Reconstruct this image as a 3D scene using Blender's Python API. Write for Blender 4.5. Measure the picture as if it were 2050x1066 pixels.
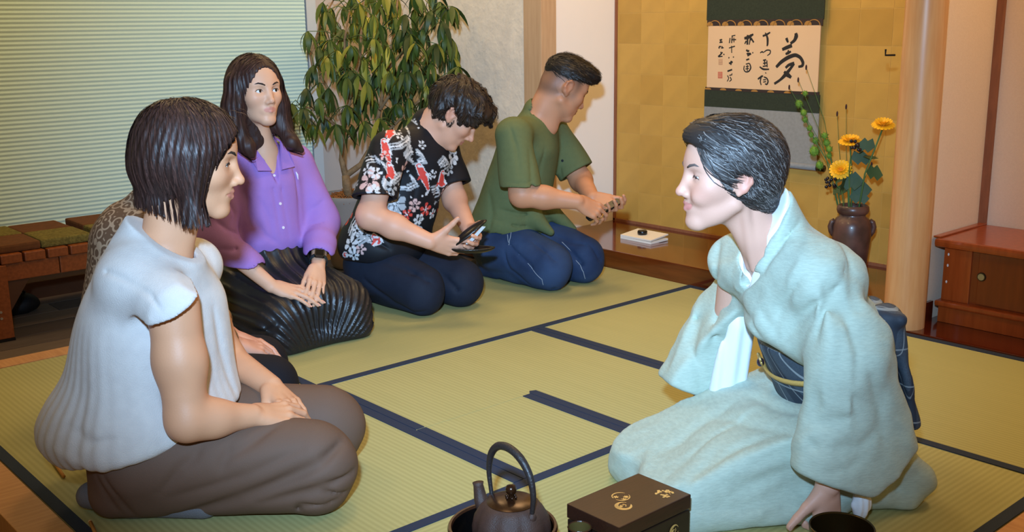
import bpy, bmesh, math, random
import numpy as np
from mathutils import Vector, Matrix

for o in list(bpy.data.objects): bpy.data.objects.remove(o)
SC = bpy.context.scene
COL = SC.collection

# ------------------------------------------------------------------ camera
FPX, CH = 2118.258, 1.085
YAW, PITCH, ROLL = 0.847572254, 0.227770914, 0.013476989
_F = np.array([math.cos(YAW)*math.cos(PITCH), math.sin(YAW)*math.cos(PITCH), -math.sin(PITCH)])
_r = np.array([math.sin(YAW), -math.cos(YAW), 0.0]); _d = np.cross(_F, _r)
CAMR = np.array([math.cos(ROLL)*_r+math.sin(ROLL)*_d, -math.sin(ROLL)*_r+math.cos(ROLL)*_d, _F])   # right, down, forward
CAMC = np.array([0, 0, CH])
cd = bpy.data.cameras.new('camera'); cam = bpy.data.objects.new('camera', cd); COL.objects.link(cam)
cd.sensor_width = 36.0; cd.lens = 36.0*FPX/2050; cd.clip_start = 0.05; cd.clip_end = 60
M = Matrix.Identity(4)
for i in range(3):
    M[i][0] = CAMR[0][i]; M[i][1] = -CAMR[1][i]; M[i][2] = -CAMR[2][i]; M[i][3] = CAMC[i]
cam.matrix_world = M
SC.camera = cam

def ray(px, py): return CAMR.T @ np.array([(px-1025)/FPX, (py-533)/FPX, 1.0])
def atz(px, py, z=0.0): v = ray(px, py); return CAMC+v*(z-CH)/v[2]
def aty(px, py, y): v = ray(px, py); return CAMC+v*y/v[1]
def atx(px, py, x): v = ray(px, py); return CAMC+v*x/v[0]
def dep(px, py, t): return CAMC+ray(px, py)*t

# ------------------------------------------------------------------ light
SC.view_settings.view_transform = 'Standard'; SC.view_settings.look = 'None'
SC.view_settings.exposure = 0.0; SC.view_settings.gamma = 1.0; SC.view_settings.use_curve_mapping = False
W = bpy.data.worlds.new('world'); SC.world = W; W.use_nodes = True
W.node_tree.nodes['Background'].inputs[0].default_value = (0.38, 0.25, 0.10, 1)
W.node_tree.nodes['Background'].inputs[1].default_value = 0.60

def lamp(name, kind, loc, target, energy, color, **kw):
    l = bpy.data.lights.new(name, kind); l.energy = energy; l.color = color
    for k, v in kw.items(): setattr(l, k, v)
    o = bpy.data.objects.new(name, l); COL.objects.link(o); o.location = loc
    o.rotation_euler = (Vector(target)-Vector(loc)).to_track_quat('-Z', 'Y').to_euler()
    return o
# the photographer's strobe, a little behind, left of and above the camera
fl = CAMC + CAMR.T @ np.array([-0.09, -0.33, -0.10])
lamp('photo_strobe', 'SPOT', fl, dep(1010, 330, 3.0), 600, (0.58, 0.95, 1.42), spot_size=math.radians(58), spot_blend=1.0, shadow_soft_size=0.05)
# warm ceiling downlights of the tea room and the alcove; the side-bay one is added to brighten its wall
for i, (x, y, z, e) in enumerate([(1.6, 2.2, 2.42, 10), (3.0, 2.9, 2.42, 12), (3.6, 1.0, 2.3, 15), (1.4, 4.2, 2.42, 10), (2.9, 4.2, 2.42, 11)]):
    lamp('ceiling_downlight_lamp', 'AREA', (x, y, z), (x, y, 0), e, (1.0, 0.69, 0.34), shape='DISK', size=0.5)
lamp('alcove_lamp', 'AREA', (3.55, 2.8, 2.0), (3.85, 2.8, 0.4), 9, (1.0, 0.66, 0.28), shape='RECTANGLE', size=0.25, size_y=1.5)

# ------------------------------------------------------------------ materials
def lin(c): return tuple(((v/255)/12.92 if v/255 <= 0.04045 else ((v/255+0.055)/1.055)**2.4) for v in c)
MATS = {}
def mat(name, rgb, rough=0.6, spec=0.5, metal=0.0, noise=None, stretch=None, bump=None, rgb2=None, attr=None, wave=None, coat=0, trans=0, sheen=0, lum=None, sss=0):
    """rgb sRGB 0-255 base colour; noise=(scale, amount) mixes toward rgb2; bump=(scale, strength)"""
    if name in MATS: return MATS[name]
    m = bpy.data.materials.new(name); m.use_nodes = True
    nt = m.node_tree; N = nt.nodes; L = nt.links
    b = N['Principled BSDF']
    c = lin(rgb)
    b.inputs['Base Color'].default_value = (*c, 1); b.inputs['Roughness'].default_value = rough
    b.inputs['Specular IOR Level'].default_value = spec; b.inputs['Metallic'].default_value = metal
    if coat: b.inputs['Coat Weight'].default_value = coat; b.inputs['Coat Roughness'].default_value = 0.08
    if sheen: b.inputs['Sheen Weight'].default_value = sheen
    if sss:
        b.inputs['Subsurface Weight'].default_value = sss; b.inputs['Subsurface Radius'].default_value = (0.012, 0.005, 0.003); b.inputs['Subsurface Scale'].default_value = 0.6
    if trans: b.inputs['Transmission Weight'].default_value = trans
    tc = N.new('ShaderNodeTexCoord'); mp = N.new('ShaderNodeMapping'); L.new(tc.outputs['Object'], mp.inputs[0])
    if stretch: mp.inputs['Scale'].default_value = stretch
    col = None
    if attr:
        a = N.new('ShaderNodeAttribute'); a.attribute_name = attr; col = a.outputs['Color']
    if noise:
        t = N.new('ShaderNodeTexNoise'); t.inputs['Scale'].default_value = noise[0]; t.inputs['Detail'].default_value = 5
        L.new(mp.outputs[0], t.inputs['Vector'])
        rp = N.new('ShaderNodeMapRange'); rp.inputs[1].default_value = 0.35; rp.inputs[2].default_value = 0.65; L.new(t.outputs['Fac'], rp.inputs[0])
        rp.inputs[4].default_value = noise[1]
        mx = N.new('ShaderNodeMix'); mx.data_type = 'RGBA'; L.new(rp.outputs[0], mx.inputs[0])
        if col is not None:
            L.new(col, mx.inputs[6])
            if rgb2: mx.blend_type = 'MULTIPLY'
        else: mx.inputs[6].default_value = (*c, 1)
        mx.inputs[7].default_value = (*lin(rgb2 or tuple(v*0.7 for v in rgb)), 1)
        col = mx.outputs[2]
    if wave:   # (scale, direction, amount, rgb)
        w = N.new('ShaderNodeTexWave'); w.inputs['Scale'].default_value = wave[0]; w.bands_direction = wave[1]; w.inputs['Distortion'].default_value = 0.4
        w.inputs['Detail'].default_value = 1
        L.new(tc.outputs['Object'], w.inputs['Vector'])
        mm = N.new('ShaderNodeMath'); mm.operation = 'MULTIPLY'; L.new(w.outputs['Fac'], mm.inputs[0]); mm.inputs[1].default_value = wave[2]
        mx = N.new('ShaderNodeMix'); mx.data_type = 'RGBA'; L.new(mm.outputs[0], mx.inputs[0])
        if col is not None: L.new(col, mx.inputs[6])
        else: mx.inputs[6].default_value = (*c, 1)
        mx.inputs[7].default_value = (*lin(wave[3]), 1); col = mx.outputs[2]
    if col is not None: L.new(col, b.inputs['Base Color'])
    if bump:
        t = N.new('ShaderNodeTexNoise'); t.inputs['Scale'].default_value = bump[0]; t.inputs['Detail'].default_value = 4
        L.new(mp.outputs[0], t.inputs['Vector'])
        bp = N.new('ShaderNodeBump'); bp.inputs['Strength'].default_value = bump[1]; bp.inputs['Distance'].default_value = 0.01
        L.new(t.outputs['Fac'], bp.inputs['Height']); L.new(bp.outputs[0], b.inputs['Normal'])
    MATS[name] = m
    return m

# ------------------------------------------------------------------ mesh helpers
class MB:
    def __init__(s): s.v = []; s.f = []; s.mi = []
    def add(s, v, f, mi=0):
        n = len(s.v); s.v += [tuple(map(float, p)) for p in v]; s.f += [tuple(i+n for i in q) for q in f]; s.mi += [mi]*len(f); return s
    def box(s, a, b, mi=0, bev=0.0):
        (x0, y0, z0), (x1, y1, z1) = a, b
        if bev <= 0:
            v = [(x0,y0,z0),(x1,y0,z0),(x1,y1,z0),(x0,y1,z0),(x0,y0,z1),(x1,y0,z1),(x1,y1,z1),(x0,y1,z1)]
            return s.add(v, [(3,2,1,0),(4,5,6,7),(0,1,5,4),(1,2,6,5),(2,3,7,6),(3,0,4,7)], mi)
        bm = bmesh.new(); bmesh.ops.create_cube(bm, size=1)
        for q in bm.verts: q.co = Vector(((x0+x1)/2+q.co.x*(x1-x0), (y0+y1)/2+q.co.y*(y1-y0), (z0+z1)/2+q.co.z*(z1-z0)))
        bmesh.ops.bevel(bm, geom=bm.edges[:], offset=bev, segments=2, affect='EDGES', profile=0.6)
        bm.verts.index_update(); s.add([q.co[:] for q in bm.verts], [[q.index for q in f.verts] for f in bm.faces], mi); bm.free(); return s
    def lathe(s, prof, c=(0,0,0), n=32, mi=0, close=False, sx=1, sy=1):
        m = len(prof); v = []; f = []
        for i in range(n):
            a = 2*math.pi*i/n
            for r, z in prof: v.append((c[0]+r*math.cos(a)*sx, c[1]+r*math.sin(a)*sy, c[2]+z))
        for i in range(n):
            for j in range(m-1): f.append((i*m+j, ((i+1)%n)*m+j, ((i+1)%n)*m+j+1, i*m+j+1))
        if close: f.append(tuple(i*m for i in range(n))[::-1]); f.append(tuple(i*m+m-1 for i in range(n)))
        return s.add(v, f, mi)
    def tube(s, pts, rad, n=8, mi=0, flat=1.0, up=None):
        pts = [np.array(p, float) for p in pts]; rad = list(rad) if hasattr(rad, '__len__') else [rad]*len(pts)
        v = []; f = []; prev = None
        for i, p in enumerate(pts):
            t = pts[min(i+1, len(pts)-1)]-pts[max(i-1, 0)]; t = t/(np.linalg.norm(t)+1e-9)
            if prev is None:
                u = np.array(up, float) if up is not None else (np.array([0,0,1.0]) if abs(t[2]) < 0.9 else np.array([1.0,0,0]))
            else: u = prev
            u = u-t*(u@t); u /= np.linalg.norm(u)+1e-9; prev = u; w = np.cross(t, u)
            for k in range(n):
                a = 2*math.pi*k/n; v.append(p+rad[i]*(math.cos(a)*u*flat+math.sin(a)*w))
        for i in range(len(pts)-1):
            for k in range(n): f.append((i*n+k, i*n+(k+1)%n, (i+1)*n+(k+1)%n, (i+1)*n+k))
        f.append(tuple(range(n))[::-1]); f.append(tuple((len(pts)-1)*n+k for k in range(n)))
        return s.add(v, f, mi)
    def ball(s, c, r, n=10, m=7, mi=0):
        r = r if hasattr(r, '__len__') else (r, r, r)
        prof = [(math.sin(math.pi*j/m), -math.cos(math.pi*j/m)) for j in range(m+1)]
        v = []; f = []
        for i in range(n):
            a = 2*math.pi*i/n
            for q, z in prof: v.append((c[0]+r[0]*q*math.cos(a), c[1]+r[1]*q*math.sin(a), c[2]+r[2]*z))
        for i in range(n):
            for j in range(m): f.append((i*(m+1)+j, ((i+1)%n)*(m+1)+j, ((i+1)%n)*(m+1)+j+1, i*(m+1)+j+1))
        return s.add(v, f, mi)
    def prism(s, poly, d, mi=0):      # planar polygon (3D pts) extruded by vector d
        n = len(poly); poly = [np.array(p, float) for p in poly]; d = np.array(d, float)
        v = poly+[p+d for p in poly]
        f = [tuple(range(n))[::-1], tuple(range(n, 2*n))]+[(i, (i+1)%n, n+(i+1)%n, n+i) for i in range(n)]
        return s.add(v, f, mi)
    def mesh(s, name, mats, smooth=False):
        me = bpy.data.meshes.new(name); me.from_pydata(s.v, [], s.f)
        for m in (mats if isinstance(mats, (list, tuple)) else [mats]): me.materials.append(m)
        if len(me.materials) > 1: me.polygons.foreach_set('material_index', s.mi)
        if smooth: me.polygons.foreach_set('use_smooth', [True]*len(me.polygons))
        bm = bmesh.new(); bm.from_mesh(me); bmesh.ops.recalc_face_normals(bm, faces=bm.faces[:]); bm.to_mesh(me); bm.free()
        me.update(); return me
    def build(s, name, mats, parent=None, smooth=False, loc=None, auto=None):
        me = s.mesh(name, mats, smooth); o = bpy.data.objects.new(name, me); COL.objects.link(o)
        if loc is not None:
            l = Vector(loc); me.transform(Matrix.Translation(-l)); o.location = l
        if parent is not None:
            o.parent = parent
            if loc is None: o.location = -parent_world(parent)
            else: o.location = Vector(loc)-parent_world(parent)
        if auto:
            me.polygons.foreach_set('use_smooth', [True]*len(me.polygons)); me.set_sharp_from_angle(angle=math.radians(auto))
        return o
def parent_world(p):
    v = Vector((0,0,0))
    while p is not None: v += p.location; p = p.parent
    return v
def tag(o, label=None, cat=None, group=None, kind=None):
    if label: o['label'] = label
    if cat: o['category'] = cat
    if group: o['group'] = group
    if kind: o['kind'] = kind
    return o
def thing(name, loc, label, cat, group=None):
    o = bpy.data.objects.new(name, None); COL.objects.link(o); o.location = loc; o.empty_display_size = 0.05
    return tag(o, label, cat, group)
def inst(me, name, loc, parent=None, rot=None, scale=None, mats=None):
    o = bpy.data.objects.new(name, me); COL.objects.link(o); o.location = Vector(loc)
    if parent is not None: o.parent = parent; o.location = Vector(loc)-parent_world(parent)
    if rot is not None: o.rotation_euler = rot
    if scale is not None: o.scale = scale
    return o
RNG = random.Random(7)

# ------------------------------------------------------------------ room materials
m_tat = [mat('tatami_along_x', (179,174,117), 0.62, 0.35, noise=(3.0,0.35), rgb2=(169,165,109), wave=(20.9,'Y',0.30,(132,124,74)), bump=(220,0.12), stretch=(1,12,1)),
         mat('tatami_along_y', (179,174,117), 0.62, 0.35, noise=(3.0,0.35), rgb2=(169,165,109), wave=(20.9,'X',0.30,(132,124,74)), bump=(220,0.12), stretch=(12,1,1))]
m_heri = mat('navy_cloth_edging', (38,50,72), 0.8, 0.3, bump=(600,0.2))
m_hinoki = mat('pale_cypress', (205,150,100), 0.45, 0.4, noise=(6,0.6), rgb2=(180,122,76), stretch=(1,14,1))
m_hinokiy = mat('pale_cypress_x', (205,150,100), 0.45, 0.4, noise=(6,0.6), rgb2=(180,122,76), stretch=(14,1,1))
m_brown = mat('dark_brown_wood', (80,48,26), 0.4, 0.5, noise=(8,0.5), stretch=(1,9,1))
m_lac = mat('polished_red_brown_wood', (112,52,18), 0.12, 0.6, noise=(5,0.7), rgb2=(86,34,10), stretch=(10,1,10), coat=0.5)
m_lacd = mat('dark_red_lacquer_wood', (84,28,12), 0.10, 0.6, noise=(5,0.5), rgb2=(64,20,8), stretch=(10,1,10), coat=0.5)
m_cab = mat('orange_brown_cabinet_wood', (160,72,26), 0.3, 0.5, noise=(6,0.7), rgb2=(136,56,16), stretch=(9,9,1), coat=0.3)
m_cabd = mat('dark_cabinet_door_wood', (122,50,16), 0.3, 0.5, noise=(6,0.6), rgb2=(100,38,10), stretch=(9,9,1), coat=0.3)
m_plaster = mat('warm_plaster', (240,214,188), 0.9, 0.2, noise=(120,0.25), rgb2=(226,196,168), bump=(300,0.12))
m_white = mat('cream_plaster', (242,232,220), 0.9, 0.2, noise=(3,0.2), rgb2=(234,222,208))
m_stucco = mat('mottled_grey_stucco', (230,216,194), 0.92, 0.2, noise=(14,0.6), rgb2=(208,196,178), bump=(40,0.3))
m_grey = mat('grey_wall_paint', (196,182,170), 0.9, 0.2)
m_fl = [mat('grey_brown_plank_%s' % k, c, 0.6, 0.3, noise=(9,0.6), rgb2=c2, stretch=(1,10,1)) for k, c, c2 in (('mid',(104,90,80),(84,72,64)), ('dark',(84,74,70),(70,60,56)), ('light',(122,104,88),(100,84,70)))]
m_flo = mat('honey_floor_plank', (186,142,92), 0.45, 0.4, noise=(8,0.6), rgb2=(160,116,68), stretch=(12,1,1))
m_trim = mat('brown_trim_wood', (150,92,62), 0.5, 0.4, noise=(10,0.4), stretch=(6,6,1))
m_post = mat('pale_round_post_wood', (216,164,112), 0.35, 0.5, noise=(7,0.7), rgb2=(202,142,88), stretch=(8,8,0.7))
m_gold = [mat('gold_leaf_%d' % i, c, 0.5, 0.4, metal=0.15, noise=(9,0.6), rgb2=tuple(v*0.93 for v in c)) for i, c in enumerate([(210,164,80),(207,161,77),(203,157,75),(196,151,70)])]
m_goldb = mat('gold_paper_ground', (216,172,88), 0.5, 0.4, metal=0.15)
m_blind = mat('pale_green_blind_fabric', (200,226,214), 0.85, 0.2, bump=(500,0.1))
m_black = mat('black_plastic', (16,16,17), 0.3, 0.5)

# ------------------------------------------------------------------ floor, tatami
X0, X1, Y0, Y1 = 0.69, 3.388, 0.88, 3.58
GX = (X0, 1.593, 2.494, X1); GY = (Y0, 1.772, 2.69, Y1)
FZ = -0.10
floor = tag(MB().box((-3.0,-3.0,FZ-0.05),(4.4,5.2,FZ-0.012)).build('floor', m_fl[1]), kind='structure')
pl = [MB().box((0,0,-0.012),(0.896,0.146,0)).mesh('floor_plank', m) for m in m_fl]
plh = MB().box((0,0,-0.012),(0.896,0.146,0)).mesh('floor_plank_honey', m_flo)
for j in range(8):
    y = 3.68+j*0.15
    for i in range(5):
        x = -0.35+i*0.9-(0.45 if j % 2 else 0)
        if x+0.9 > 3.40: continue
        inst(plh if x > 1.95 else pl[(i*2+j*5) % 3], 'floor_plank', (x, y, FZ), floor)
base = tag(MB().box((0.60,0.80,FZ),(X1,3.665,-0.032)).build('trim_5', m_brown), kind='structure')
def heri(x0, y0, x1, y1, parent, name='cloth_border'):
    MB().box((x0,y0,-0.02),(x1,y1,0.0022)).build(name, m_heri, parent)
HW = 0.031
def mat_box(x0, y0, x1, y1, along):
    o = MB().box((x0+0.001,y0+0.001,-0.032),(x1-0.001,y1-0.001,0), bev=0.0015).build('tatami_mat', m_tat[0 if along == 'x' else 1], floor)
    if along == 'x':
        heri(x0+0.0015, y0+0.0015, x1-0.0015, y0+HW, o); heri(x0+0.0015, y1-HW, x1-0.0015, y1-0.0015, o)
    else:
        heri(x0+0.0015, y0+0.0015, x0+HW, y1-0.0015, o); heri(x1-HW, y0+0.0015, x1-0.0015, y1-0.0015, o)
    return o
mat_box(GX[1], GY[2], GX[3], GY[3], 'x')
mat_box(GX[0], GY[1], GX[1], GY[3], 'y')
mat_box(GX[2], GY[0], GX[3], GY[2], 'y')
mat_box(GX[0], GY[0], GX[2], GY[1], 'x')
# half mat around the sunken hearth, and the square mat that covers the hearth
RX, RY = 2.014, 2.208
hm = MB().box((GX[1]+.001,RY+.001,-.032),(GX[2]-.001,GY[2]-.001,0)).box((RX+.001,GY[1]+.001,-.032),(GX[2]-.001,RY+.0009,0)).build('tatami_mat', m_tat[1], floor)
heri(GX[1]+.0015, RY+.004, GX[1]+HW, GY[2]-.0015, hm); heri(GX[2]-HW, GY[1]+.0015, GX[2]-.0015, GY[2]-.0015, hm)
MB().prism([(RX+.001,GY[1]+.0015,-.02),(RX+HW,GY[1]+.0015,-.02),(RX+HW,RY+.008,-.02),(RX+.012,RY+.016,-.02),(RX+.001,RY+.002,-.02)], (0,0,.0222)).build('cloth_border', m_heri, hm)
hc = MB().box((GX[1]+.001,GY[1]+.001,-.032),(RX-.001,RY-.001,0)).build('tatami_mat', m_tat[1], floor)
heri(GX[1]+.0015, GY[1]+.0015, GX[1]+HW, RY-.002, hc); heri(RX-HW, GY[1]+.0015, RX-.0015, RY-.002, hc)
# the pale timber frame round the mats
tag(MB().box((0.594,0.70,FZ),(X0-.002,3.672,0.002), bev=.002).build('trim_1', m_hinoki), kind='structure')
tag(MB().box((X0-.002,3.582,FZ),(X1,3.672,0.002), bev=.002).build('trim_2', m_hinokiy), kind='structure')
tag(MB().box((X0-.002,0.70,FZ),(X1,Y0-.002,0.002), bev=.002).build('trim_3', m_hinokiy), kind='structure')

# ------------------------------------------------------------------ alcove (toko)
TH = 0.08; XG = 3.95; YS = 3.672
tag(MB().box((3.39,1.86,FZ),(3.665,YS,TH), bev=.004).build('alcove_platform_board', m_lac), kind='structure')
tag(MB().box((3.666,1.82,FZ),(XG,YS,TH-.0015)).build('alcove_platform_back_board', m_lacd), kind='structure')
gw = tag(MB().box((XG,1.80,FZ),(XG+.08,YS+.1,2.6)).build('wall_alcove', m_goldb), kind='structure')
leaf = [MB().box((-.0012,-.0715,-.0715),(0,.0715,.0715)).mesh('gold_leaf_square', m) for m in m_gold]
S = 0.146
for i in range(13):
    for j in range(8):
        y = YS-.02-S/2-i*S; z = TH+.012+S/2+j*S
        if y-S/2 < 1.80: continue
        inst(leaf[RNG.choice([0,0,1,1,2,2,3])], 'gold_leaf_square', (XG, y, z), gw)
tag(MB().box((XG-.012,1.86,TH-.002),(XG-.0015,YS,TH+.010)).build('trim_4', m_trim), kind='structure')
tag(MB().box((3.48,YS,FZ),(XG,YS+.08,2.6)).build('wall_alcove_side', m_white), kind='structure')
tag(MB().box((XG-.012,YS-.012,TH),(XG-.001,YS-.0005,2.6)).build('trim_6', m_trim), kind='structure')
tag(MB().box((3.385,3.612,FZ),(3.48,3.732,2.6), bev=.003).build('trim_7', mat('corner_post_wood', (196,160,122), 0.5, 0.4, noise=(8,0.5), rgb2=(176,138,100), stretch=(9,9,0.7))), kind='structure')
# round post
def tb_prof(r0, r1, h): return [(0,0),(r0,0),(r0*1.0,h*.5),(r1,h),(0,h)]
tag(MB().lathe([(0,0),(.0705,0),(.0695,.7),(.068,1.4),(.066,2.6),(0,2.6)], (3.452,1.800,0.0), 48).build('trim_8', m_post, auto=50), kind='structure')
tag(MB().box((3.50,1.782,FZ),(XG+.08,1.818,2.6)).build('wall_partition', m_plaster), kind='structure')
MB()
hk = MB().tube([(3.40,1.873,.955),(3.375,1.895,.955),(3.375,1.895,.975)], .0035, 6).build('wall_hook', m_black)
tag(hk, 'small black L-shaped hook fixed to the round wooden post', 'hook')
# side bay with the low cabinet
tag(MB().box((3.393,0.2,FZ),(XG,1.780,0.006), bev=.003).build('side_bay_board', m_lacd), kind='structure')
tag(MB().box((XG,0.2,FZ),(XG+.08,1.80,2.6)).build('wall_side_bay', m_plaster), kind='structure')
tag(MB().box((XG-.022,1.756,.30),(XG-.0005,1.7815,2.6)).build('trim_9', m_trim), kind='structure')
tag(MB().box((3.52,1.770,.006),(3.60,1.7815,.075)).build('baseboard_partition', m_lacd), kind='structure')

# ------------------------------------------------------------------ right and back walls of the outer room
YW = 4.86
tag(MB().box((3.392,3.733,FZ),(3.47,YW+.1,2.6)).build('wall_right', m_stucco), kind='structure')
tag(MB().box((3.380,3.733,FZ),(3.3915,YW,FZ+.06)).build('baseboard_right', m_brown), kind='structure')
tag(MB().box((-3.0,YW,FZ),(3.39,YW+.08,0.16)).box((2.93,YW,.16),(3.39,YW+.08,2.6)).box((-3,YW+.03,.16),(2.93,YW+.08,2.6)).build('wall_back', m_grey), kind='structure')
tag(MB().box((-3.0,YW-.012,FZ),(3.39,YW-.0005,FZ+.075)).build('baseboard_back', m_brown), kind='structure')
tag(MB().box((2.90,YW-.02,.10),(2.955,YW-.0005,2.6)).build('window_1', mat('white_window_frame', (200,205,205), 0.5)), kind='structure')
# cellular blind: real pleats
b = MB(); n = 110; z0 = 0.10; dz = 0.0185
for i in range(n):
    z = z0+i*dz
    b.add([(-3.0,YW-.018,z),(2.89,YW-.018,z),(2.89,YW-.0205,z+dz/2),(-3.0,YW-.0205,z+dz/2),(2.89,YW-.018,z+dz),(-3.0,YW-.018,z+dz)], [(0,1,2,3),(3,2,4,5)])
th = thing('window_blind', (0,YW-.02,.1), 'pale green pleated blind covering the whole window behind the bench', 'blind')
b.build('pleated_fabric', m_blind, th)
MB().box((-3.0,YW-.034,.075),(2.89,YW-.012,.10), bev=.003).build('bottom_rail', mat('white_rail', (196,200,196), .5), th)

# ================================================================== implicit-surface modelling kit
# a figure or a garment is a smooth union of tapered limbs and ellipsoids, meshed as one continuous surface
f32 = np.float32
def A3(p): return np.asarray(p, dtype=f32)
def unit(v): v = np.asarray(v, float); return v/(np.linalg.norm(v)+1e-12)
def smin(a, b, k):
    if k <= 0: return np.minimum(a, b)
    h = np.maximum(k-np.abs(a-b), 0)/k
    return np.minimum(a, b)-h*h*(k*0.25)
class Fr:      # local frame: x forward, y left, z up
    def __init__(s, o, fwd, up=(0,0,1), scale=1.0):
        s.o = np.asarray(o, float); x = unit(fwd); y = unit(np.cross(up, x)); z = np.cross(x, y)
        s.R = np.array([x, y, z]); s.s = scale       # rows = axes
    def p(s, x, y, z): return s.o+s.s*(x*s.R[0]+y*s.R[1]+z*s.R[2])
    def d(s, x, y, z): return x*s.R[0]+y*s.R[1]+z*s.R[2]
    def loc(s, P): return ((np.asarray(P)-s.o) @ s.R.T)/s.s
class Sdf:
    def __init__(s): s.pr = []; s.disp = []; s.da = 0.0; s.dc = 0.0
    def _add(s, fn, c, r, k, op): s.pr.append((fn, A3(c), float(r), float(k), op)); return s
    def rc(s, a, b, ra, rb=None, k=0.02, op=0, flat=None, ax=None):
        """tapered limb; flat<1 squashes / >1 widens the section along axis ax"""
        rb = ra if rb is None else rb
        a = A3(a); b = A3(b); ba = b-a; l2 = float(ba@ba)+1e-12; ra = f32(ra); dr = f32(rb-ra)
        if flat is None:
            def fn(P):
                q = P-a; t = np.clip((q@ba)/f32(l2), 0, 1)
                q = q-t[:, None]*ba
                return np.sqrt(np.einsum('ij,ij->i', q, q))-(ra+dr*t)
            R = max(ra, rb)
        else:
            n = A3(unit(ax)); g = f32(1/flat-1); m = f32(min(1.0, flat))
            def fn(P):
                q = P-a; t = np.clip((q@ba)/f32(l2), 0, 1)
                q = q-t[:, None]*ba; q = q+((q@n)*g)[:, None]*n
                return (np.sqrt(np.einsum('ij,ij->i', q, q))-(ra+dr*t))*m
            R = max(ra, rb)*max(1, flat)
        return s._add(fn, (a+b)/2, np.sqrt(l2)/2+R, k, op)
    def el(s, c, r, R=None, k=0.02, op=0):
        c = A3(c); r = A3(r); R = np.eye(3, dtype=f32) if R is None else A3(R)
        ir = 1/r
        def fn(P):
            q = ((P-c)@R.T)*ir; k0 = np.sqrt(np.einsum('ij,ij->i', q, q)); q = q*ir
            k1 = np.sqrt(np.einsum('ij,ij->i', q, q))+f32(1e-9)
            return k0*(k0-1)/k1
        return s._add(fn, c, float(max(r)), k, op)
    def box(s, c, h, R=None, rad=0.005, k=0.01, op=0):
        c = A3(c); h = A3(h)-f32(rad); R = np.eye(3, dtype=f32) if R is None else A3(R)
        def fn(P):
            q = np.abs((P-c)@R.T)-h; m = np.maximum(q, 0)
            return np.sqrt(np.einsum('ij,ij->i', m, m))+np.minimum(q.max(1), 0)-f32(rad)
        return s._add(fn, c, float(np.linalg.norm(h))+rad, k, op)
    def sub(s, other, k=0.02, op=0):
        cs = [(c, r) for _, c, r, _, o in other.pr if o == 0]; c0 = sum(c for c, _ in cs)/len(cs); R = max(np.linalg.norm(c-c0)+r for c, r in cs)
        return s._add(other.ev, c0, R, k, op)
    def half(s, p, n, k=0.006, op=1):      # cut away everything on the side n points to
        p = A3(p); n = A3(unit(n))
        def fn(P): return -((P-p)@n)
        return s._add(fn, p, 1e3, k, op)
    def chain(s, pts, rads, k=0.02, op=0):
        for i in range(len(pts)-1): s.rc(pts[i], pts[i+1], rads[i], rads[i+1], k, op)
        return s
    def crease(s, pts, depth, width):       # fold: groove (depth>0) or ridge (depth<0) along a polyline
        pts = [A3(p) for p in pts]; n = len(pts)-1
        c = sum(pts)/len(pts); R = max(np.linalg.norm(p-c) for p in pts)+3*width
        def fn(P, d):
            q = P-c; m = np.einsum('ij,ij->i', q, q) < R*R
            if not m.any(): return d
            Q = P[m]; best = np.full(len(Q), 9.0, f32); tt = np.zeros(len(Q), f32)
            for i in range(n):
                ba = pts[i+1]-pts[i]; l2 = float(ba@ba)+1e-12; qq = Q-pts[i]
                t = np.clip((qq@ba)/f32(l2), 0, 1); qq = qq-t[:, None]*ba; e = np.einsum('ij,ij->i', qq, qq)
                w = e < best; best[w] = e[w]; tt[w] = (i+t[w])/n
            tap = np.sin(np.clip(tt, 0.03, 0.97)*np.pi)**0.5
            d = d.copy(); d[m] += f32(depth)*tap*np.exp(-np.sqrt(best+f32(1e-6))/f32(width)*f32(1.1)); return d
        s.disp.append((fn, c, R)); s.dc = max(s.dc, abs(depth)); return s
    def warp(s, fn, amp): s.disp.append((fn, None, 0)); s.da += amp; return s
    def ev(s, P, sel=None, bc=None, keep=None):
        d = np.full(len(P), 9.0, f32)
        for i in (range(len(s.pr)) if sel is None else sel):
            fn, c, r, k, op = s.pr[i]; e = fn(P)
            if keep is not None: keep.append(e)
            if op == 0: d = smin(d, e, k)
            elif op == 1: d = -smin(-d, e, k)       # subtract
            else: d = -smin(-d, -e, k)              # intersect
        if not s.disp: return d
        if bc is None:
            for g, c, R in s.disp: d = g(P, d)
            return d
        m = np.nonzero(np.abs(d) < s.da+s.dc+bc[2])[0]
        if len(m) == 0: return d
        Pm = P[m]; dm = d[m]
        for g, c, R in s.disp:
            if c is not None and ((bc[0]-c)**2).sum() > (R+bc[1])**2: continue
            dm = g(Pm, dm)
        d[m] = dm
        return d
    def grad(s, P, e=0.002):
        P = P.astype(f32); n = len(P); D = s.ev(np.concatenate([P+A3(v) for v in ((e,-e,-e),(-e,-e,e),(-e,e,-e),(e,e,e))])); a, b, c, d = D[:n], D[n:2*n], D[2*n:3*n], D[3*n:]
        g = np.stack([a-b-c+d, -a-b+c+d, -a+b-c+d], 1)
        return g/(np.linalg.norm(g, axis=1)[:, None]+1e-9)
    def mesh(s, h):
        B = 12; h = float(h); da = s.da+s.dc
        lo = np.min([c-r for _, c, r, _, op in s.pr if op == 0 and r < 100], 0)-0.03
        hi = np.max([c+r for _, c, r, _, op in s.pr if op == 0 and r < 100], 0)+0.03
        nb = np.ceil((hi-lo)/(B*h)).astype(int)
        I = np.stack(np.meshgrid(*[np.arange(n) for n in nb], indexing='ij'), -1).reshape(-1, 3)
        cen = (lo+(I+0.5)*B*h).astype(f32); hd = B*h*0.5*math.sqrt(3)
        kp = []; dc = s.ev(cen, keep=kp); act = np.abs(dc) < hd*1.1+da+.003
        kp = np.array(kp)[:, act]; I = I[act]; cen = cen[act]; dc = dc[act]
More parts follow.
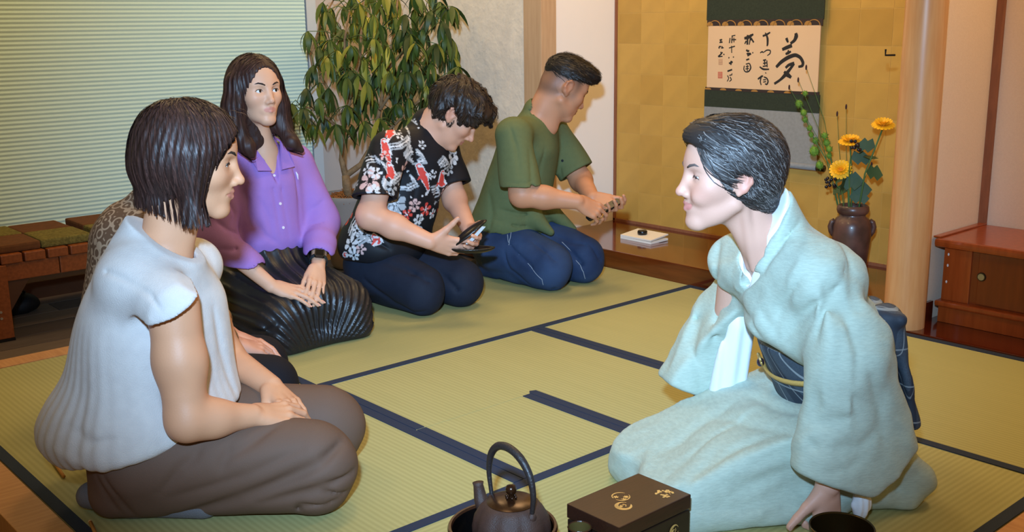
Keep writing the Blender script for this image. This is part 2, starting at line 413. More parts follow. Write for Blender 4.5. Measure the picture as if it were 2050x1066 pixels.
        g1 = np.arange(B+1); G = np.stack(np.meshgrid(g1, g1, g1, indexing='ij'), -1).reshape(-1, 3)
        NG = nb*B+2; ids = []; vs = []; edges = [[], [], []]
        C8 = np.array([(i, j, k) for i in (0, 1) for j in (0, 1) for k in (0, 1)])
        E12 = [(a, b) for a in range(8) for b in range(a+1, 8) if bin(a ^ b).count('1') == 1]
        pc = np.array([c for _, c, _, _, _ in s.pr]); prr = np.array([r for _, _, r, _, _ in s.pr]); kk = np.array([k for _, _, _, k, _ in s.pr])
        ops = np.array([op for *_, op in s.pr])
        def job(bi):
            e = kp[:, bi]
            sel = np.nonzero(((ops == 0) & (e < max(dc[bi], 0)+2.3*hd+kk+da)) | ((ops == 1) & (e < 2.3*hd+kk+da+max(-dc[bi], 0))) | (ops == 2))[0]
            if not (ops[sel] == 0).any(): return None
            P = (lo+(I[bi]*B+G)*h).astype(f32)
            v = s.ev(P, sel, (cen[bi], hd, 2.2*h)).reshape(B+1, B+1, B+1)
            neg = v < 0
            if neg.all() or not neg.any(): return None
            cnt = sum(neg[a:a+B, b:b+B, c:c+B].astype(np.int8) for a, b, c in C8)
            ac = np.argwhere((cnt > 0) & (cnt < 8))
            if len(ac) == 0: return None
            vals = np.stack([v[ac[:, 0]+a, ac[:, 1]+b, ac[:, 2]+c] for a, b, c in C8], 1)
            acc = np.zeros((len(ac), 3)); num = np.zeros(len(ac))
            for a, b in E12:
                va, vb = vals[:, a], vals[:, b]; cr = (va < 0) != (vb < 0)
                t = np.where(cr, va/np.where(cr, va-vb, 1), 0)
                acc += np.where(cr[:, None], C8[a]+t[:, None]*(C8[b]-C8[a]), 0); num += cr
            pos = lo+(I[bi]*B+ac+acc/num[:, None])*h
            gi = I[bi]*B+ac
            gid = (gi[:, 0].astype(np.int64)*NG[1]+gi[:, 1])*NG[2]+gi[:, 2]
            ee = []
            for ax, ci in ((0, 4), (1, 2), (2, 1)):
                cr = (vals[:, 0] < 0) != (vals[:, ci] < 0)
                ee.append(np.stack([gid[cr], (vals[cr, 0] < 0).astype(np.int64)], 1) if cr.any() else None)
            return gid, pos, ee
        res = [job(i) for i in range(len(I))]
        for q in res:
            if q is None: continue
            ids.append(q[0]); vs.append(q[1])
            for ax in range(3):
                if q[2][ax] is not None: edges[ax].append(q[2][ax])
        ids = np.concatenate(ids); vs = np.concatenate(vs); o = np.argsort(ids); ids = ids[o]; vs = vs[o]
        st = (NG[1]*NG[2], NG[2], 1); Q = []
        for ax in range(3):
            if not edges[ax]: continue
            e = np.concatenate(edges[ax]); u, w = st[(ax+1) % 3], st[(ax+2) % 3]
            quad = np.stack([e[:, 0], e[:, 0]-u, e[:, 0]-u-w, e[:, 0]-w], 1)
            ix = np.clip(np.searchsorted(ids, quad), 0, len(ids)-1); ok = (ids[ix] == quad).all(1)
            ix = ix[ok]; fl = e[ok, 1] == 0
            ix[fl] = ix[fl][:, ::-1]; Q.append(ix)
        return vs, np.concatenate(Q)
def np_mesh(name, V, Q, m, color=None, smooth=True):
    me = bpy.data.meshes.new(name); k = Q.shape[1]
    me.vertices.add(len(V)); me.vertices.foreach_set('co', np.asarray(V, f32).ravel())
    me.loops.add(Q.size); me.loops.foreach_set('vertex_index', Q.astype(np.int32).ravel())
    me.polygons.add(len(Q)); me.polygons.foreach_set('loop_start', np.arange(0, Q.size, k, dtype=np.int32)); me.polygons.foreach_set('loop_total', np.full(len(Q), k, np.int32))
    me.update(calc_edges=True)
    if smooth: me.polygons.foreach_set('use_smooth', np.ones(len(Q), bool))
    for mm in (m if isinstance(m, (list, tuple)) else [m]): me.materials.append(mm)
    if color is not None:
        ca = me.color_attributes.new('col', 'FLOAT_COLOR', 'POINT')
        c = np.ones((len(V), 4), f32); c[:, :3] = color; ca.data.foreach_set('color', c.ravel())
    return me
def relax(V, Q, it=2, w=0.5):
    for _ in range(it):
        S = np.zeros_like(V); n = np.zeros(len(V))
        for a in range(4):
            for b in ((a+1) % 4, (a+3) % 4):
                for c in range(3): S[:, c] += np.bincount(Q[:, a], V[Q[:, b], c], len(V))
                n += np.bincount(Q[:, a], minlength=len(V))
        V = V*(1-w)+w*S/np.maximum(n, 1)[:, None]
    return V
def main_piece(V, Q):
    lab = np.arange(len(V))
    for _ in range(400):
        m = lab[Q].min(1); new = lab.copy()
        for c in range(4): np.minimum.at(new, Q[:, c], m)
        new = new[new]
        if (new == lab).all(): break
        lab = new
    u, c = np.unique(lab, return_counts=True); k = lab == u[c.argmax()]; ix = np.cumsum(k)-1
    return V[k], ix[Q[k[Q[:, 0]]]]
def sdf_part(name, sd, h, m, parent, color=None, it=1, min_z=None):
    V, Q = sd.mesh(h)
    if name == 'body': V, Q = main_piece(V, Q)
    if it: V = relax(V, Q, it)
    if min_z is not None: V[:, 2] = np.maximum(V[:, 2], min_z)
    col = color(V) if callable(color) else None
    me = np_mesh(name, V-np.array(parent_world(parent)), Q, m, col)
    o = bpy.data.objects.new(name, me); COL.objects.link(o); o.parent = parent
    return o
_WN = {}
def wnoise(P, f, seed=0):      # cheap smooth pseudo-noise in -1..1
    if (f, seed) not in _WN:
        r = np.random.RandomState(seed); L = []
        for i in range(4):
            k = r.normal(size=3); k = k/np.linalg.norm(k)*f*(0.6+0.8*r.rand()); L.append((A3(k), A3(k[[1,2,0]])*f32(.7), f32(r.rand()*6.28)))
        _WN[(f, seed)] = L
    P = P.astype(f32); out = 0
    for k, k2, ph in _WN[(f, seed)]: out = out+np.sin(P@k+ph+f32(1.3)*np.sin(P@k2))
    return out/f32(2.5)
def sstep(a, b, x): t = np.clip((x-a)/(b-a), 0, 1); return t*t*(3-2*t)

# ------------------------------------------------------------------ heads
def head(sd, F, o={}):
    """adult head, F: frame at the head's centre; o: feature overrides"""
    p = F.p; s = F.s; R = F.R; g = o.get
    E = lambda c, r, k=.02, op=0: sd.el(p(*c), [v*s for v in r], R, k*s, op)
    C = lambda a, b, ra, rb=None, k=.012, op=0: sd.rc(p(*a), p(*b), ra*s, (ra if rb is None else rb)*s, k*s, op)
    jw = g('jaw', 1.0); nl = g('nose', 0.0); fw = g('face_w', 1.0)
    E((-.008,0,.032), (.093,.074,.082), 0)
    E((.022,0,.012), (.062,.063*fw,.085), .03)
    E((.036,0,-.032), (.049,.054*fw,.056), .03)
    E((.030,0,-.072), (.048,.043*fw*jw,.034), .025)
    for y in (1, -1):
        C((-.004,y*.047*fw*jw,-.058), (.062,y*.013,-.099), .017, .0145, .02)
        E((.050,y*.041*fw,-.022), (.024,.022,.022), .02)
        C((.074,y*.010,.027), (.062,y*.044,.025), .009, .008, .016)
    E((.070,0,-.099), (.0175+g('chin', 0),.021,.0155), .018)
    # eyes
    for y in (1, -1):
        E((.086,y*.031,.003), (.013,.018,.0105), .014, 1)
        E((.0655,y*.031,.002), (.0150,.0165,.0140), .006)
        eh = g('eye', .0045)
        if eh > 0:
            sd.el(p(.082,y*.032,.0015), [.012*s,.0148*s,eh*s], R, .002*s, 1)
    # nose
    C((.079,0,.010), (.097+nl,0,-.028), .0075, .0100, .012)
    E((.0995+nl,0,-.0325), (.0105,.0105,.0095), .006)
    for y in (1, -1): E((.090+nl*.5,y*.0115,-.0375), (.0095,.0075,.0075), .006)
    for y in (1, -1): E((.096+nl*.6,y*.006,-.0445), (.004,.0028,.004), .003, 1)
    # mouth
    E((.0735,0,-.063), (.0150,.025,.020), .014)
    sm = g('smile', 0.0)
    C((.0905,.004,-.0565), (.077-sm*.4,.023+sm,-.0610+sm), .0043, .0024, .004); C((.0905,-.004,-.0565), (.077-sm*.4,-.023-sm,-.0610+sm), .0043, .0024, .004)
    C((.0890,.0,-.0685), (.077-sm*.4,.020+sm,-.0640+sm), .0050, .0026, .004); C((.0890,.0,-.0685), (.077-sm*.4,-.020-sm,-.0640+sm), .0050, .0026, .004)
    mo = g('mouth', .0016)
    for y in (1, -1): C((.099,0,-.0618), (.080-sm*.4,y*(.024+sm),-.0620+sm), mo, mo*.8, .002, 1)
    if sm:
        for y in (1, -1): E((.066,y*.036,-.040), (.020,.016,.017), .014)
    # ears
    for y in (1, -1):
        if g('ears', 3) & (1 if y > 0 else 2) == 0: continue
        q = [(.004,y*.071,.002), (-.002,y*.078,.018), (-.014,y*.083,.023), (-.026,y*.084,.012), (-.026,y*.081,-.008), (-.015,y*.076,-.024), (-.003,y*.071,-.033), (.002,y*.068,-.024)]
        for a, b in zip(q[:-1], q[1:]): C(a, b, .0042, .0042, .005)
        E((-.012,y*.0745,-.004), (.017,.0050,.026), .006)
        E((-.006,y*.0815,-.006), (.0075,.0055,.011), .004, 1)
def snap(sd, P, off=0.0, it=4):
    P = np.array(P, float)
    for _ in range(it): P = P-sd.grad(P, .001)*(sd.ev(P.astype(f32))-off)[:, None]
    return P
def eyes(F, parent, sd, look=(1,0,0), iris=(40,26,18), brow=True, lid=True, browc=(30,24,22), brow_dz=0.0, closed=0.0):
    mw = mat('eye_white', (225,222,216), 0.15, 0.6); mi = mat('eye_iris_%d' % iris[0], iris, 0.1, 0.6); mk = mat('eye_pupil', (6,5,5), 0.05, 0.8)
    mb = mat('brow_hair_%d' % browc[0], browc, 0.7, 0.3)
    for y in (1, -1):
        b = MB(); c = F.p(.0655,y*.031,.002); r = .0132*F.s; b.ball(c, r, 16, 12, 0)
        d = unit(F.d(*look)); u = unit(np.cross(d, (0,0,1))); w = np.cross(u, d)
        for amax, rr, mi_ in ((.47, .01335, 1), (.20, .01345, 2)):
            n = 14; vv = [c+d*rr*F.s]; ff = []
            for j in range(1, 4):
                a_ = amax*j/3; vv += [c+F.s*rr*(math.cos(a_)*d+math.sin(a_)*(math.cos(t)*u+math.sin(t)*w)) for t in np.linspace(0, 2*np.pi, n, endpoint=False)]
                if j == 1: ff += [(0, i+1, (i+1) % n+1) for i in range(n)]
                else: ff += [(1+(j-2)*n+i, 1+(j-1)*n+i, 1+(j-1)*n+(i+1) % n, 1+(j-2)*n+(i+1) % n) for i in range(n)]
            b.add(vv, ff, mi_)
        b.build('eye', [mw, mi, mk], parent, smooth=True)
        if lid:
            pts = [F.p(*q) for q in ((.0745,y*.0175,.0005), (.0795,y*.0245,.0052), (.0800,y*.032,.0062), (.0765,y*.0395,.0050), (.0700,y*.0460,.0010))]
            pts = snap(sd, np.array(pts)+F.R[0]*.004-F.R[2]*closed, .0004)
            MB().tube(pts, [.0006*F.s,.0011*F.s,.0013*F.s,.0012*F.s,.0006*F.s], 6).build('eyelashes', mb, parent, smooth=True)
        if brow:
            z = brow_dz
            pts = [F.p(*q) for q in ((.0835,y*.012,.0235+z), (.0825,y*.022,.0270+z), (.0775,y*.034,.0290+z), (.0680,y*.046,.0255+z))]
            pts = snap(sd, pts, -.0016*F.s)
            MB().tube(pts, [.0028*F.s,.0040*F.s,.0036*F.s,.0014*F.s], 8, flat=0.9).build('eyebrow', mb, parent, smooth=True)
def skin_col(F, base, lips=(150,84,76), blush=0.12, extra=None):
    b = np.array(lin(base)); lp = np.array(lin(lips))
    def fn(V):
        L = F.loc(V); c = np.tile(b, (len(V), 1)).astype(float)
        x, y, z = L.T
        ch = np.exp(-(((x-.06)/.03)**2+((np.abs(y)-.042)/.02)**2+((z+.03)/.02)**2))*blush
        no = np.exp(-(((x-.105)/.014)**2+(y/.012)**2+((z+.034)/.012)**2))*blush
        ear = sstep(.073, .080, np.abs(y))*(x < .02)*(np.abs(z) < .05)*blush*1.2
        t = (ch+no+ear)[:, None]; c = c*(1-t)+t*np.array([b[0]*1.0, b[1]*.55, b[2]*.5])
        m = (sstep(.072, .078, x)*sstep(1.15, .85, (y/.0235)**2+((z+.0625)/.0100)**2))[:, None]*.7
        c = c*(1-m)+lp*m
        v = wnoise(V.astype(f32), 90, 3)[:, None]*.035; c = c*(1+v)
        if extra is not None: c = extra(V, L, c)
        return np.clip(c, 0, 1)
    return fn
# ------------------------------------------------------------------ hands
def hand(sd, w, d, back, side, curl=(0.3,0.3,0.35,0.4), spread=0.06, thumb=(0.5,0.4,0.3), s=1.0, k=0.007, flat=0):
    """w wrist point, d direction of the fingers, back = normal of the back of the hand, side=+1 right hand / -1 left.
    curl: bend per joint of index..little (radians) ; thumb: (angle out from the fingers, drop toward the palm, bend)"""
    d = unit(d); n = unit(np.asarray(back)-d*(np.asarray(back)@d)); t = np.cross(n, d)*side   # t points to the thumb side
    P = lambda a, b, c: w+s*(a*d+b*t+c*n)
    tips = []
    sd.rc(P(0,0,0), P(.030,0,0), .0245*s, .026*s, k, flat=0.62, ax=n)
    kn = [(.090,.030,.004), (.094,.010,.007), (.088,-.010,.006), (.078,-.028,.002)]
    for (a, b, c) in kn: sd.rc(P(.020,b*.55,0), P(a,b,c-.004), .0135*s, .0105*s, .010*s)
    sd.el(P(.05,0,-.005), [.042*s,.036*s,.011*s], np.array([d, t, n]), .01*s)
    L = [(.042,.025,.020), (.046,.029,.021), (.043,.027,.020), (.034,.020,.018)]
    rr = [.0088,.0090,.0085,.0075]
    for i in range(4):
        p = np.array(P(*kn[i])); ang = curl[i] if not hasattr(curl[i], '__len__') else None
        sp = (1.5-i)*spread; dd = unit(d*math.cos(sp)+t*math.sin(sp)); a = 0.0; r = rr[i]*s
        for j in range(3):
            a += (curl[i][j] if ang is None else ang*(1.0, 1.15, 0.8)[j])
            q = p+L[i][j]*s*(dd*math.cos(a)-n*math.sin(a))
            sd.rc(p, q, r*(1, .93, .86)[j], r*(.95, .88, .74)[j], k*.35 if j else .005*s); p = q
        tips.append((p, dd*math.cos(a)-n*math.sin(a), dd*math.sin(a)+n*math.cos(a)))
    a0, dr, bd = thumb
    p0 = P(.018,.020,-.004); dd = unit(d*math.cos(a0)+t*math.sin(a0)-n*dr)
    p1 = p0+dd*.040*s; sd.rc(p0, p1, .0165*s, .0125*s, .012*s)
    d2 = unit(dd+bd*(d-t)*.5-n*bd*.1); p2 = p1+d2*.032*s; sd.rc(p1, p2, .0112*s, .0100*s, .005*s)
    d3 = unit(d2+bd*(d-t)*.4); p3 = p2+d3*.024*s; sd.rc(p2, p3, .0098*s, .0078*s, .003*s)
    tips.append((p3, d3, unit(np.cross(d3, np.cross(n, d3)))))
    return tips
def nails(tips, parent, color=(214,168,152), s=1.0):
    m = mat('fingernail_%d_%d' % color[:2], color, 0.25, 0.5)
    for (p, d, n) in tips:
        d = unit(d); n = unit(n); u = np.cross(d, n); c = p+n*.0066*s-d*.001
        b = MB(); k = [(-.006,-.0048),(-.006,.0048),(.004,.0050),(.0075,.003),(.0085,0),(.0075,-.003),(.004,-.0050)]
        b.prism([c+s*(a*d+e*u)-n*abs(e)*.28 for a, e in k], n*.0011)
        b.build('fingernail', m, parent)
# ------------------------------------------------------------------ hair
def strands(name, env, roots, flow, m, parent, steps=14, step=.012, rad=.0011, off=.002, seed=1, jit=.25, lift=0.0, taper=True, wave=None, col=None, free=None, stop=None):
    """strands grow from roots and run along `flow` hugging the envelope surface env; free(P)->mask: strand no longer hugs"""
    r = np.random.RandomState(seed); P = np.asarray(roots, float); n = len(P)
    offs = off*(0.3+r.rand(n)*1.2); path = [P.copy()]; jv = r.normal(size=(n, 3))*jit; ph = r.rand(n)*6.28
    ln = 0.75+0.5*r.rand(n); gs = []
    for i in range(steps):
        D = flow(P, i/steps)+jv*.5+r.normal(size=(n, 3))*jit*.3
        g = env.grad(P); gs.append(g); D = D/(np.linalg.norm(D, axis=1)[:, None]+1e-9)
        fr = free(P, i/steps) if free is not None else np.zeros(n, bool)
        hug = (~fr)[:, None]
        D = np.where(hug, D-g*np.einsum('ij,ij->i', D, g)[:, None], D); D = D/(np.linalg.norm(D, axis=1)[:, None]+1e-9)
        P = P+D*(step*ln*(1 if stop is None else np.where(stop(P), .04, 1)))[:, None]
        if wave is not None: P = P+wave(P, i/steps, ph)
        e = env.ev(P.astype(f32)); tgt = offs+lift*(i/steps)**2*r.rand(n)
        P = np.where(hug, P+g*(tgt-e)[:, None], P+g*np.maximum(.001-e, 0)[:, None])
        path.append(P.copy())
    path = np.stack(path, 1); T = path.shape[1]                 # n,T,3
    tan = np.gradient(path, axis=1); tan /= np.linalg.norm(tan, axis=2)[:, :, None]+1e-9
    G = np.stack(gs+[gs[-1]], 1); side = np.cross(tan, G+r.normal(size=(n, 1, 3))*.10); side /= np.linalg.norm(side, axis=2)[:, :, None]+1e-9
    t = np.linspace(0, 1, T)
    w = rad*(0.6+0.8*r.rand(n))[:, None]*(np.clip(1.1-t**4, .12, 1) if taper else np.ones(T))[None, :]
    V = np.stack([path-w[:, :, None]*side, path+w[:, :, None]*side], 2)
    idx = np.arange(n*T*2).reshape(n, T, 2)
    Q = [np.stack([idx[:, :-1, 0], idx[:, 1:, 0], idx[:, 1:, 1], idx[:, :-1, 1]], -1).reshape(-1, 4)]
    c = None
    if col is None and m is not m_hairv:
        bc = np.array(m.node_tree.nodes['Principled BSDF'].inputs['Base Color'].default_value[:3]); col = lambda r_, n_: bc[None, :]*(0.55+1.5*r_.rand(n_, 1)**2); m = m_hairv
    if col is not None:
        cc = np.array(col(r, n)); c = np.repeat(cc, T*2, axis=0)
    me = np_mesh(name, V.reshape(-1, 3)-np.array(parent_world(parent)), np.concatenate(Q), m, c)
    o = bpy.data.objects.new(name, me); COL.objects.link(o); o.parent = parent; return o
def scalp_roots(env, F, n, keep, seed=2, rad=.13):
    r = np.random.RandomState(seed); out = []
    while sum(len(a) for a in out) < n:
        d = r.normal(size=(4000, 3)); d /= np.linalg.norm(d, axis=1)[:, None]
        L = d*np.array([.10,.08,.095])+np.array([-.008,0,.02]); P = F.o+F.s*(L@F.R)
        L0 = F.loc(P); P = P[keep(L0*np.array([1,1,1]))]
        for _ in range(3): P = P-env.grad(P)*env.ev(P.astype(f32))[:, None]
        out.append(P[keep(F.loc(P))])
    return np.concatenate(out)[:n]

# ================================================================== people
class Per:
    """standing point b, facing f; P(f,l,z) local metres -> world; px(x,y,l): photo pixel carried to the plane l metres left of the body's middle"""
    def __init__(s, b, f):
        s.b = np.array([*b, 0.0]); s.f = unit([*f, 0.0]); s.l = np.cross([0,0,1.0], s.f)
    def __call__(s, f, l, z): return s.b+s.f*f+s.l*l+np.array([0,0,z])
    def px(s, x, y, l=0.0): v = ray(x, y); return CAMC+v*(((s.b+l*s.l-CAMC)@s.l)/(v@s.l))
    def dir(s, f, l, z): return s.f*f+s.l*l+np.array([0,0,z])
def hits(sd, pts, t0=1.6, t1=6.0):
    v = np.array([unit(ray(x, y)) for x, y in pts]); t = np.full(len(v), t0)
    for _ in range(70):
        d = sd.ev((CAMC+v*t[:, None]).astype(f32)); st = np.where(d < .0008, 0, np.maximum(d*.85, .0015)); t = np.minimum(t+st, t1)
        if not st.any(): break
    return CAMC+v*t[:, None]
def hit(sd, x, y): return hits(sd, [(x, y)])[0]
def folds(sd, lst, g=2.1):
    H = hits(sd, [p for pts, _, _ in lst for p in pts]); i = 0
    for pts, dp, wd in lst: sd.crease(list(H[i:i+len(pts)]), dp*g, wd); i += len(pts)
m_skin = mat('skin', (200,150,120), 0.5, 0.4, attr='col', bump=(260,0.05))
def m_hair(n, c, r=.32): return mat('hair_'+n, c, r+.1, 0.35)
m_hairv = mat('hair_tinted', (40,36,34), 0.45, 0.35, attr='col')

# ------------------------------------------------------------------ the hostess in the pale green kimono
def person_k():
    K = Per((2.05,1.33), (-.88,.475))
    T = thing('person', (2.05,1.33,0), 'person in pale green kimono and plaid sash kneeling forward with fists on the mat', 'person')
    HF = Fr(K(.187,0,.750), unit([-.83,.56,-.02]), scale=1.03)
    # --- body
    s = Sdf(); head(s, HF, dict(smile=.006, eye=.0022, mouth=.0030, nose=.002, jaw=.98, ears=3))
    s.rc(HF.p(-.030,0,-.03), K(.070,0,.54), .041, .044, .03); s.rc(HF.p(-.006,0,-.075), K(.085,0,.54), .022, .028, .025)
    s.rc(HF.p(-.022,.042,-.045), K(.118,.012,.535), .011, .008, .010); s.rc(HF.p(-.022,-.042,-.045), K(.118,-.012,.535), .011, .008, .010)
    s.rc(K(-.08,0,.26), K(.02,0,.48), .050, .055, .04); s.rc(K(.06,-.11,.50), K(.03,.11,.50), .042, .042, .05)
    shL, elL, wrL = K(.02,.140,.515), K(-.005,.212,.31), K(.045,.250,.105)
    shR, elR, wrR = K(.09,-.140,.50), K(.075,-.225,.31), K(.120,-.245,.125)
    for a, b, c in ((shL,elL,wrL), (shR,elR,wrR)): s.chain([a,b,c], [.040,.031,.026], .03)
    # left fist resting on its knuckles on the mat, thumb forward along the floor
    dl = unit(K.dir(-.05,0.02,-1)); tl = hand(s, wrL, dl, unit(K.dir(-.25,1,.05)), -1, curl=[(1.25,1.5,1.0)]*4, spread=.02, thumb=(.95,.10,.05), s=.98)
    dr = unit(K.dir(.05,-.02,-1)); hand(s, wrR, dr, unit(K.dir(-.2,-1,.05)), 1, curl=[(1.2,1.5,1.0)]*4, spread=.02, thumb=(.9,.15,.1), s=.98)
    sdf_part('body', s, .0030, m_skin, T, skin_col(HF, (210,162,140), (196,112,106), .38), 1, .001)
    nails(tl[4:], T, (212,160,146))
    eyes(HF, T, s, look=(1,.1,-.1), iris=(30,20,16), browc=(96,84,80), closed=.003)
    # teeth
    MB().tube([HF.p(.080,.014,-.0595), HF.p(.0865,0,-.0605), HF.p(.080,-.014,-.0595)], .0034, 8).build('teeth', mat('teeth', (235,230,220), .2), T, smooth=True)
    # --- hair drawn back into a low bun
    e = Sdf(); p = HF.p; sc = HF.s
    e.el(p(-.010,0,.036), [.106*sc,.086*sc,.091*sc], HF.R, 0)
    e.el(p(-.040,0,.028), [.088*sc,.083*sc,.082*sc], HF.R, .03)
    e.el(p(-.050,0,-.020), [.062*sc,.070*sc,.056*sc], HF.R, .03)
    e.el(p(.040,0,.086), [.050*sc,.062*sc,.030*sc], HF.R, .03)
    e.el(p(.105,0,-.040), [.084*sc,.130*sc,.115*sc], HF.R, .012, 1)
    for y in (1,-1): e.el(p(-.006,y*.090,-.018), [.030*sc,.032*sc,.034*sc], HF.R, .010, 1)
    e.el(p(-.076,0,-.058), [.034*sc,.042*sc,.032*sc], HF.R, .012)
    e.half(p(-.02,0,-.072), HF.d(.55,0,-1), .01)
    bun = p(-.082,0,-.050)
    e.warp(lambda P, d: d+f32(.0012)*np.sin(((P-A3(bun))@A3(HF.R[2]))*f32(900)+f32(4)*np.sin((P@A3(HF.R[0]))*f32(60))), .0012)
    mh = m_hair('grey_black', (42,36,34), .55); sdf_part('hair', e, .0035, mh, T)
    roots = scalp_roots(e, HF, 5200, lambda L: (L[:,2] > -.05) & (L[:,0] < .085) & (L[:,0] > -.09), 3)
    def flow(P, t):
        L = HF.loc(P); D = np.asarray(bun)-P; D = D/(np.linalg.norm(D, axis=1)[:,None]+1e-6)
        side = np.exp(-((L[:,0]-.07)/.03)**2)[:,None]*(np.sign(L[:,1])[:,None]*HF.R[1])*.8
        return D+side-HF.R[0]*.35-HF.R[2]*.12
    def greys(r, n):
        g = r.rand(n); c = np.tile(lin((44,37,34)), (n,1)); w = g > .80; c[w] = lin((126,120,116)); w = (g > .62) & (g <= .80); c[w] = lin((72,68,66)); return c
    strands('hair_strands', e, roots, flow, m_hairv, T, 13, .011, .0007, .0020, 5, .22, lift=.004, col=greys)
    # loose lock in front of the temple
    r = np.random.RandomState(4); g = Sdf(); head(g, HF, dict(ears=0, eye=0))
    lk = np.array([HF.p(.066+.012*r.rand(), .030+.030*r.rand(), .078+.016*r.rand()) for _ in range(130)])
    strands('temple_lock', g, lk, lambda P, t: HF.R[2]*(-1+.55*t)-HF.R[0]*(.30+1.9*t*t)+HF.R[1]*.25, m_hairv, T, 12, .0105, .0008, .007, 6, .16, col=greys)
    # --- kimono bodice
    Rb = np.array([K.f, K.l, [0,0,1]])
    cA, cB = K.px(1572,380,0), K.px(1482,540,0); cn = np.cross(K.l, cB-cA); cn = unit(cn*np.sign(cn@K.dir(1,0,1)))
    def bodice(gr, hole, up=0.0):
        b = Sdf()
        b.rc(K(-.075,0,.34), K(.005,0,.485), .145+gr, .112+gr, .04, flat=1.2, ax=K.l)
        b.el(K(.035,.04,.41), [.105+gr,.115+gr,.10+gr], Rb, .04)
        b.rc(K(.030,.135,.530), K(.085,-.135,.515), .076+gr, .074+gr, .05); b.rc(K(-.03,.09,.52), K(.0,-.09,.51), .075+gr, .075+gr, .05)
        b.rc(K(.035,0,.55), K.px(1530,405,0), .080+gr, .064+gr, .035)
        b.half(cA+cn*up, cn, .004)
        b.rc(HF.p(-.03,0,-.02), K(.095,0,.545), .058-hole, .050-hole, .004, 1); b.rc(K(.095,0,.545), K(.135,0,.50), .046-hole, .012, .004, 1)
        return b
    b = bodice(0, 0)
    b.half(K.px(1540,692,.13), K.dir(.62,.0,-1.0), .02)
    FL = []
    # --- hanging sleeves
    def sleeve(sh, el, wr, bag0, bag1, r0, r1, cuts, fl, nm):
        w = Sdf(); w.rc(sh, el, .068, .080, .03); w.rc(el, wr, .074, .070, .04, flat=.75, ax=K.l)
        w.rc(bag0, bag1, r0, r1, .05, flat=.42, ax=K.l)
        for c, n in cuts: w.half(c, n, .012)
        for (a, bb, ra, rb) in fl[0]: w.rc(a, bb, ra, rb, .006, 1, flat=.45, ax=K.l)
        b.sub(w, .035); FL.extend(fl[1])
    c1, c2, c3 = K.px(1605,952,.25), K.px(1722,980,.25), K.px(1830,878,.22)
    cn1 = np.cross(c2-c1, K.l); cn1 = unit(cn1*np.sign(cn1@K.dir(0,0,-1))); cn2 = np.cross(c3-c2, K.l); cn2 = unit(cn2*np.sign(cn2@K.dir(-1,0,-1)))
    sleeve(K(.025,.090,.545), K(-.012,.205,.37), K(.03,.235,.14), K(-.022,.215,.38), K(-.042,.238,.115), .074, .160, [(c1,cn1),(c2,cn2),(K.px(1606,850,.25),K.dir(1,0,.10))],
           ([(K(.02,.245,.13), K(.02,.245,.02), .056, .060)],
            [([(1640,560),(1690,620),(1720,720)], .008, .014), ([(1655,600),(1660,700),(1650,800)], -.008, .016), ([(1690,640),(1700,760),(1700,860)], -.006, .020), ([(1620,845),(1660,850),(1700,835)], .007, .012),
             ([(1615,880),(1640,905)], .006, .010), ([(1640,790),(1625,830),(1612,850)], .006, .010), ([(1740,740),(1765,820),(1770,880)], .006, .016), ([(1665,900),(1720,900),(1770,850)], .005, .014), ([(1720,690),(1700,780),(1720,850)], .004, .016), ([(1660,950),(1700,940),(1740,905)], .004, .010)]), 'kimono_sleeve')
    d1, d2, d3 = K.px(1322,757,-.25), K.px(1432,803,-.25), K.px(1462,760,-.25)
    dn1 = np.cross(d2-d1, K.l); dn1 = unit(dn1*np.sign(dn1@K.dir(0,0,-1)))
    sleeve(K(.080,-.105,.522), K(.115,-.225,.36), K(.125,-.24,.18), K(.130,-.235,.38), K(.165,-.245,.18), .085, .130, [(d1,dn1),(K.px(1326,757,-.25),unit(K.dir(1,0,.60))),(K.px(1452,700,-.25),K.dir(-1,0,-.1))],
           ([(K(.11,-.245,.17), K(.11,-.245,.05), .045, .05)],
            [([(1420,560),(1395,640),(1380,720)], .008, .014), ([(1440,600),(1430,690),(1420,780)], .008, .014), ([(1400,600),(1370,680),(1345,740)], -.006, .016), ([(1380,690),(1400,740),(1410,790)], .005, .014)]), 'kimono_sleeve')
    folds(b, FL, 2.6)
    folds(b, [([(1604,440),(1560,495),(1525,545),(1480,590),(1455,612)], .009, .005), ([(1570,440),(1535,490),(1500,545),(1475,580)], -.004, .012),
              ([(1700,520),(1660,600),(1628,690)], .006, .010), ([(1600,560),(1560,620),(1545,680)], .008, .008), ([(1640,600),(1590,650),(1560,690)], .010, .009),
              ([(1520,620),(1545,660),(1560,690)], .008, .007), ([(1470,600),(1500,640),(1520,675)], .007, .007), ([(1655,520),(1640,580),(1632,650)], -.004, .012), ([(1440,480),(1430,540),(1450,590)], .009, .008), ([(1690,490),(1710,560),(1715,620)], .008, .010), ([(1620,480),(1600,530),(1575,580)], -.005, .010)])
    b.warp(lambda P, d: d+f32(.0026)*wnoise(P, 46, 11)+f32(.0010)*wnoise(P, 150, 16), .004)
    sdf_part('kimono_upper', b, .0045, m_kim, T)
    u = bodice(-.007, .009, .009); u.el(K(.075,0,.60), [.105,.082,.13], Rb, .004, 2); sdf_part('under_collar', u, .0035, mat('white_silk', (232,236,240), .6), T)
    # --- sash, cord and bow
    o = Sdf(); ob = lambda gr: o.rc(K(-.105,0,.255), K(-.060,0,.375), .138+gr, .142+gr, .02, flat=1.10, ax=K.l)
    ob(0); up = unit(K.dir(.35,0,1)); o.half(K(-.06,0,.395), up, .006); o.half(K(-.09,0,.232), -up, .006)
    sdf_part('sash', o, .005, m_obi, T)
    a0, a1 = K(-.105,0,.255), K(-.060,0,.375); mid = (a0+a1)/2+up*.004
    ring = []
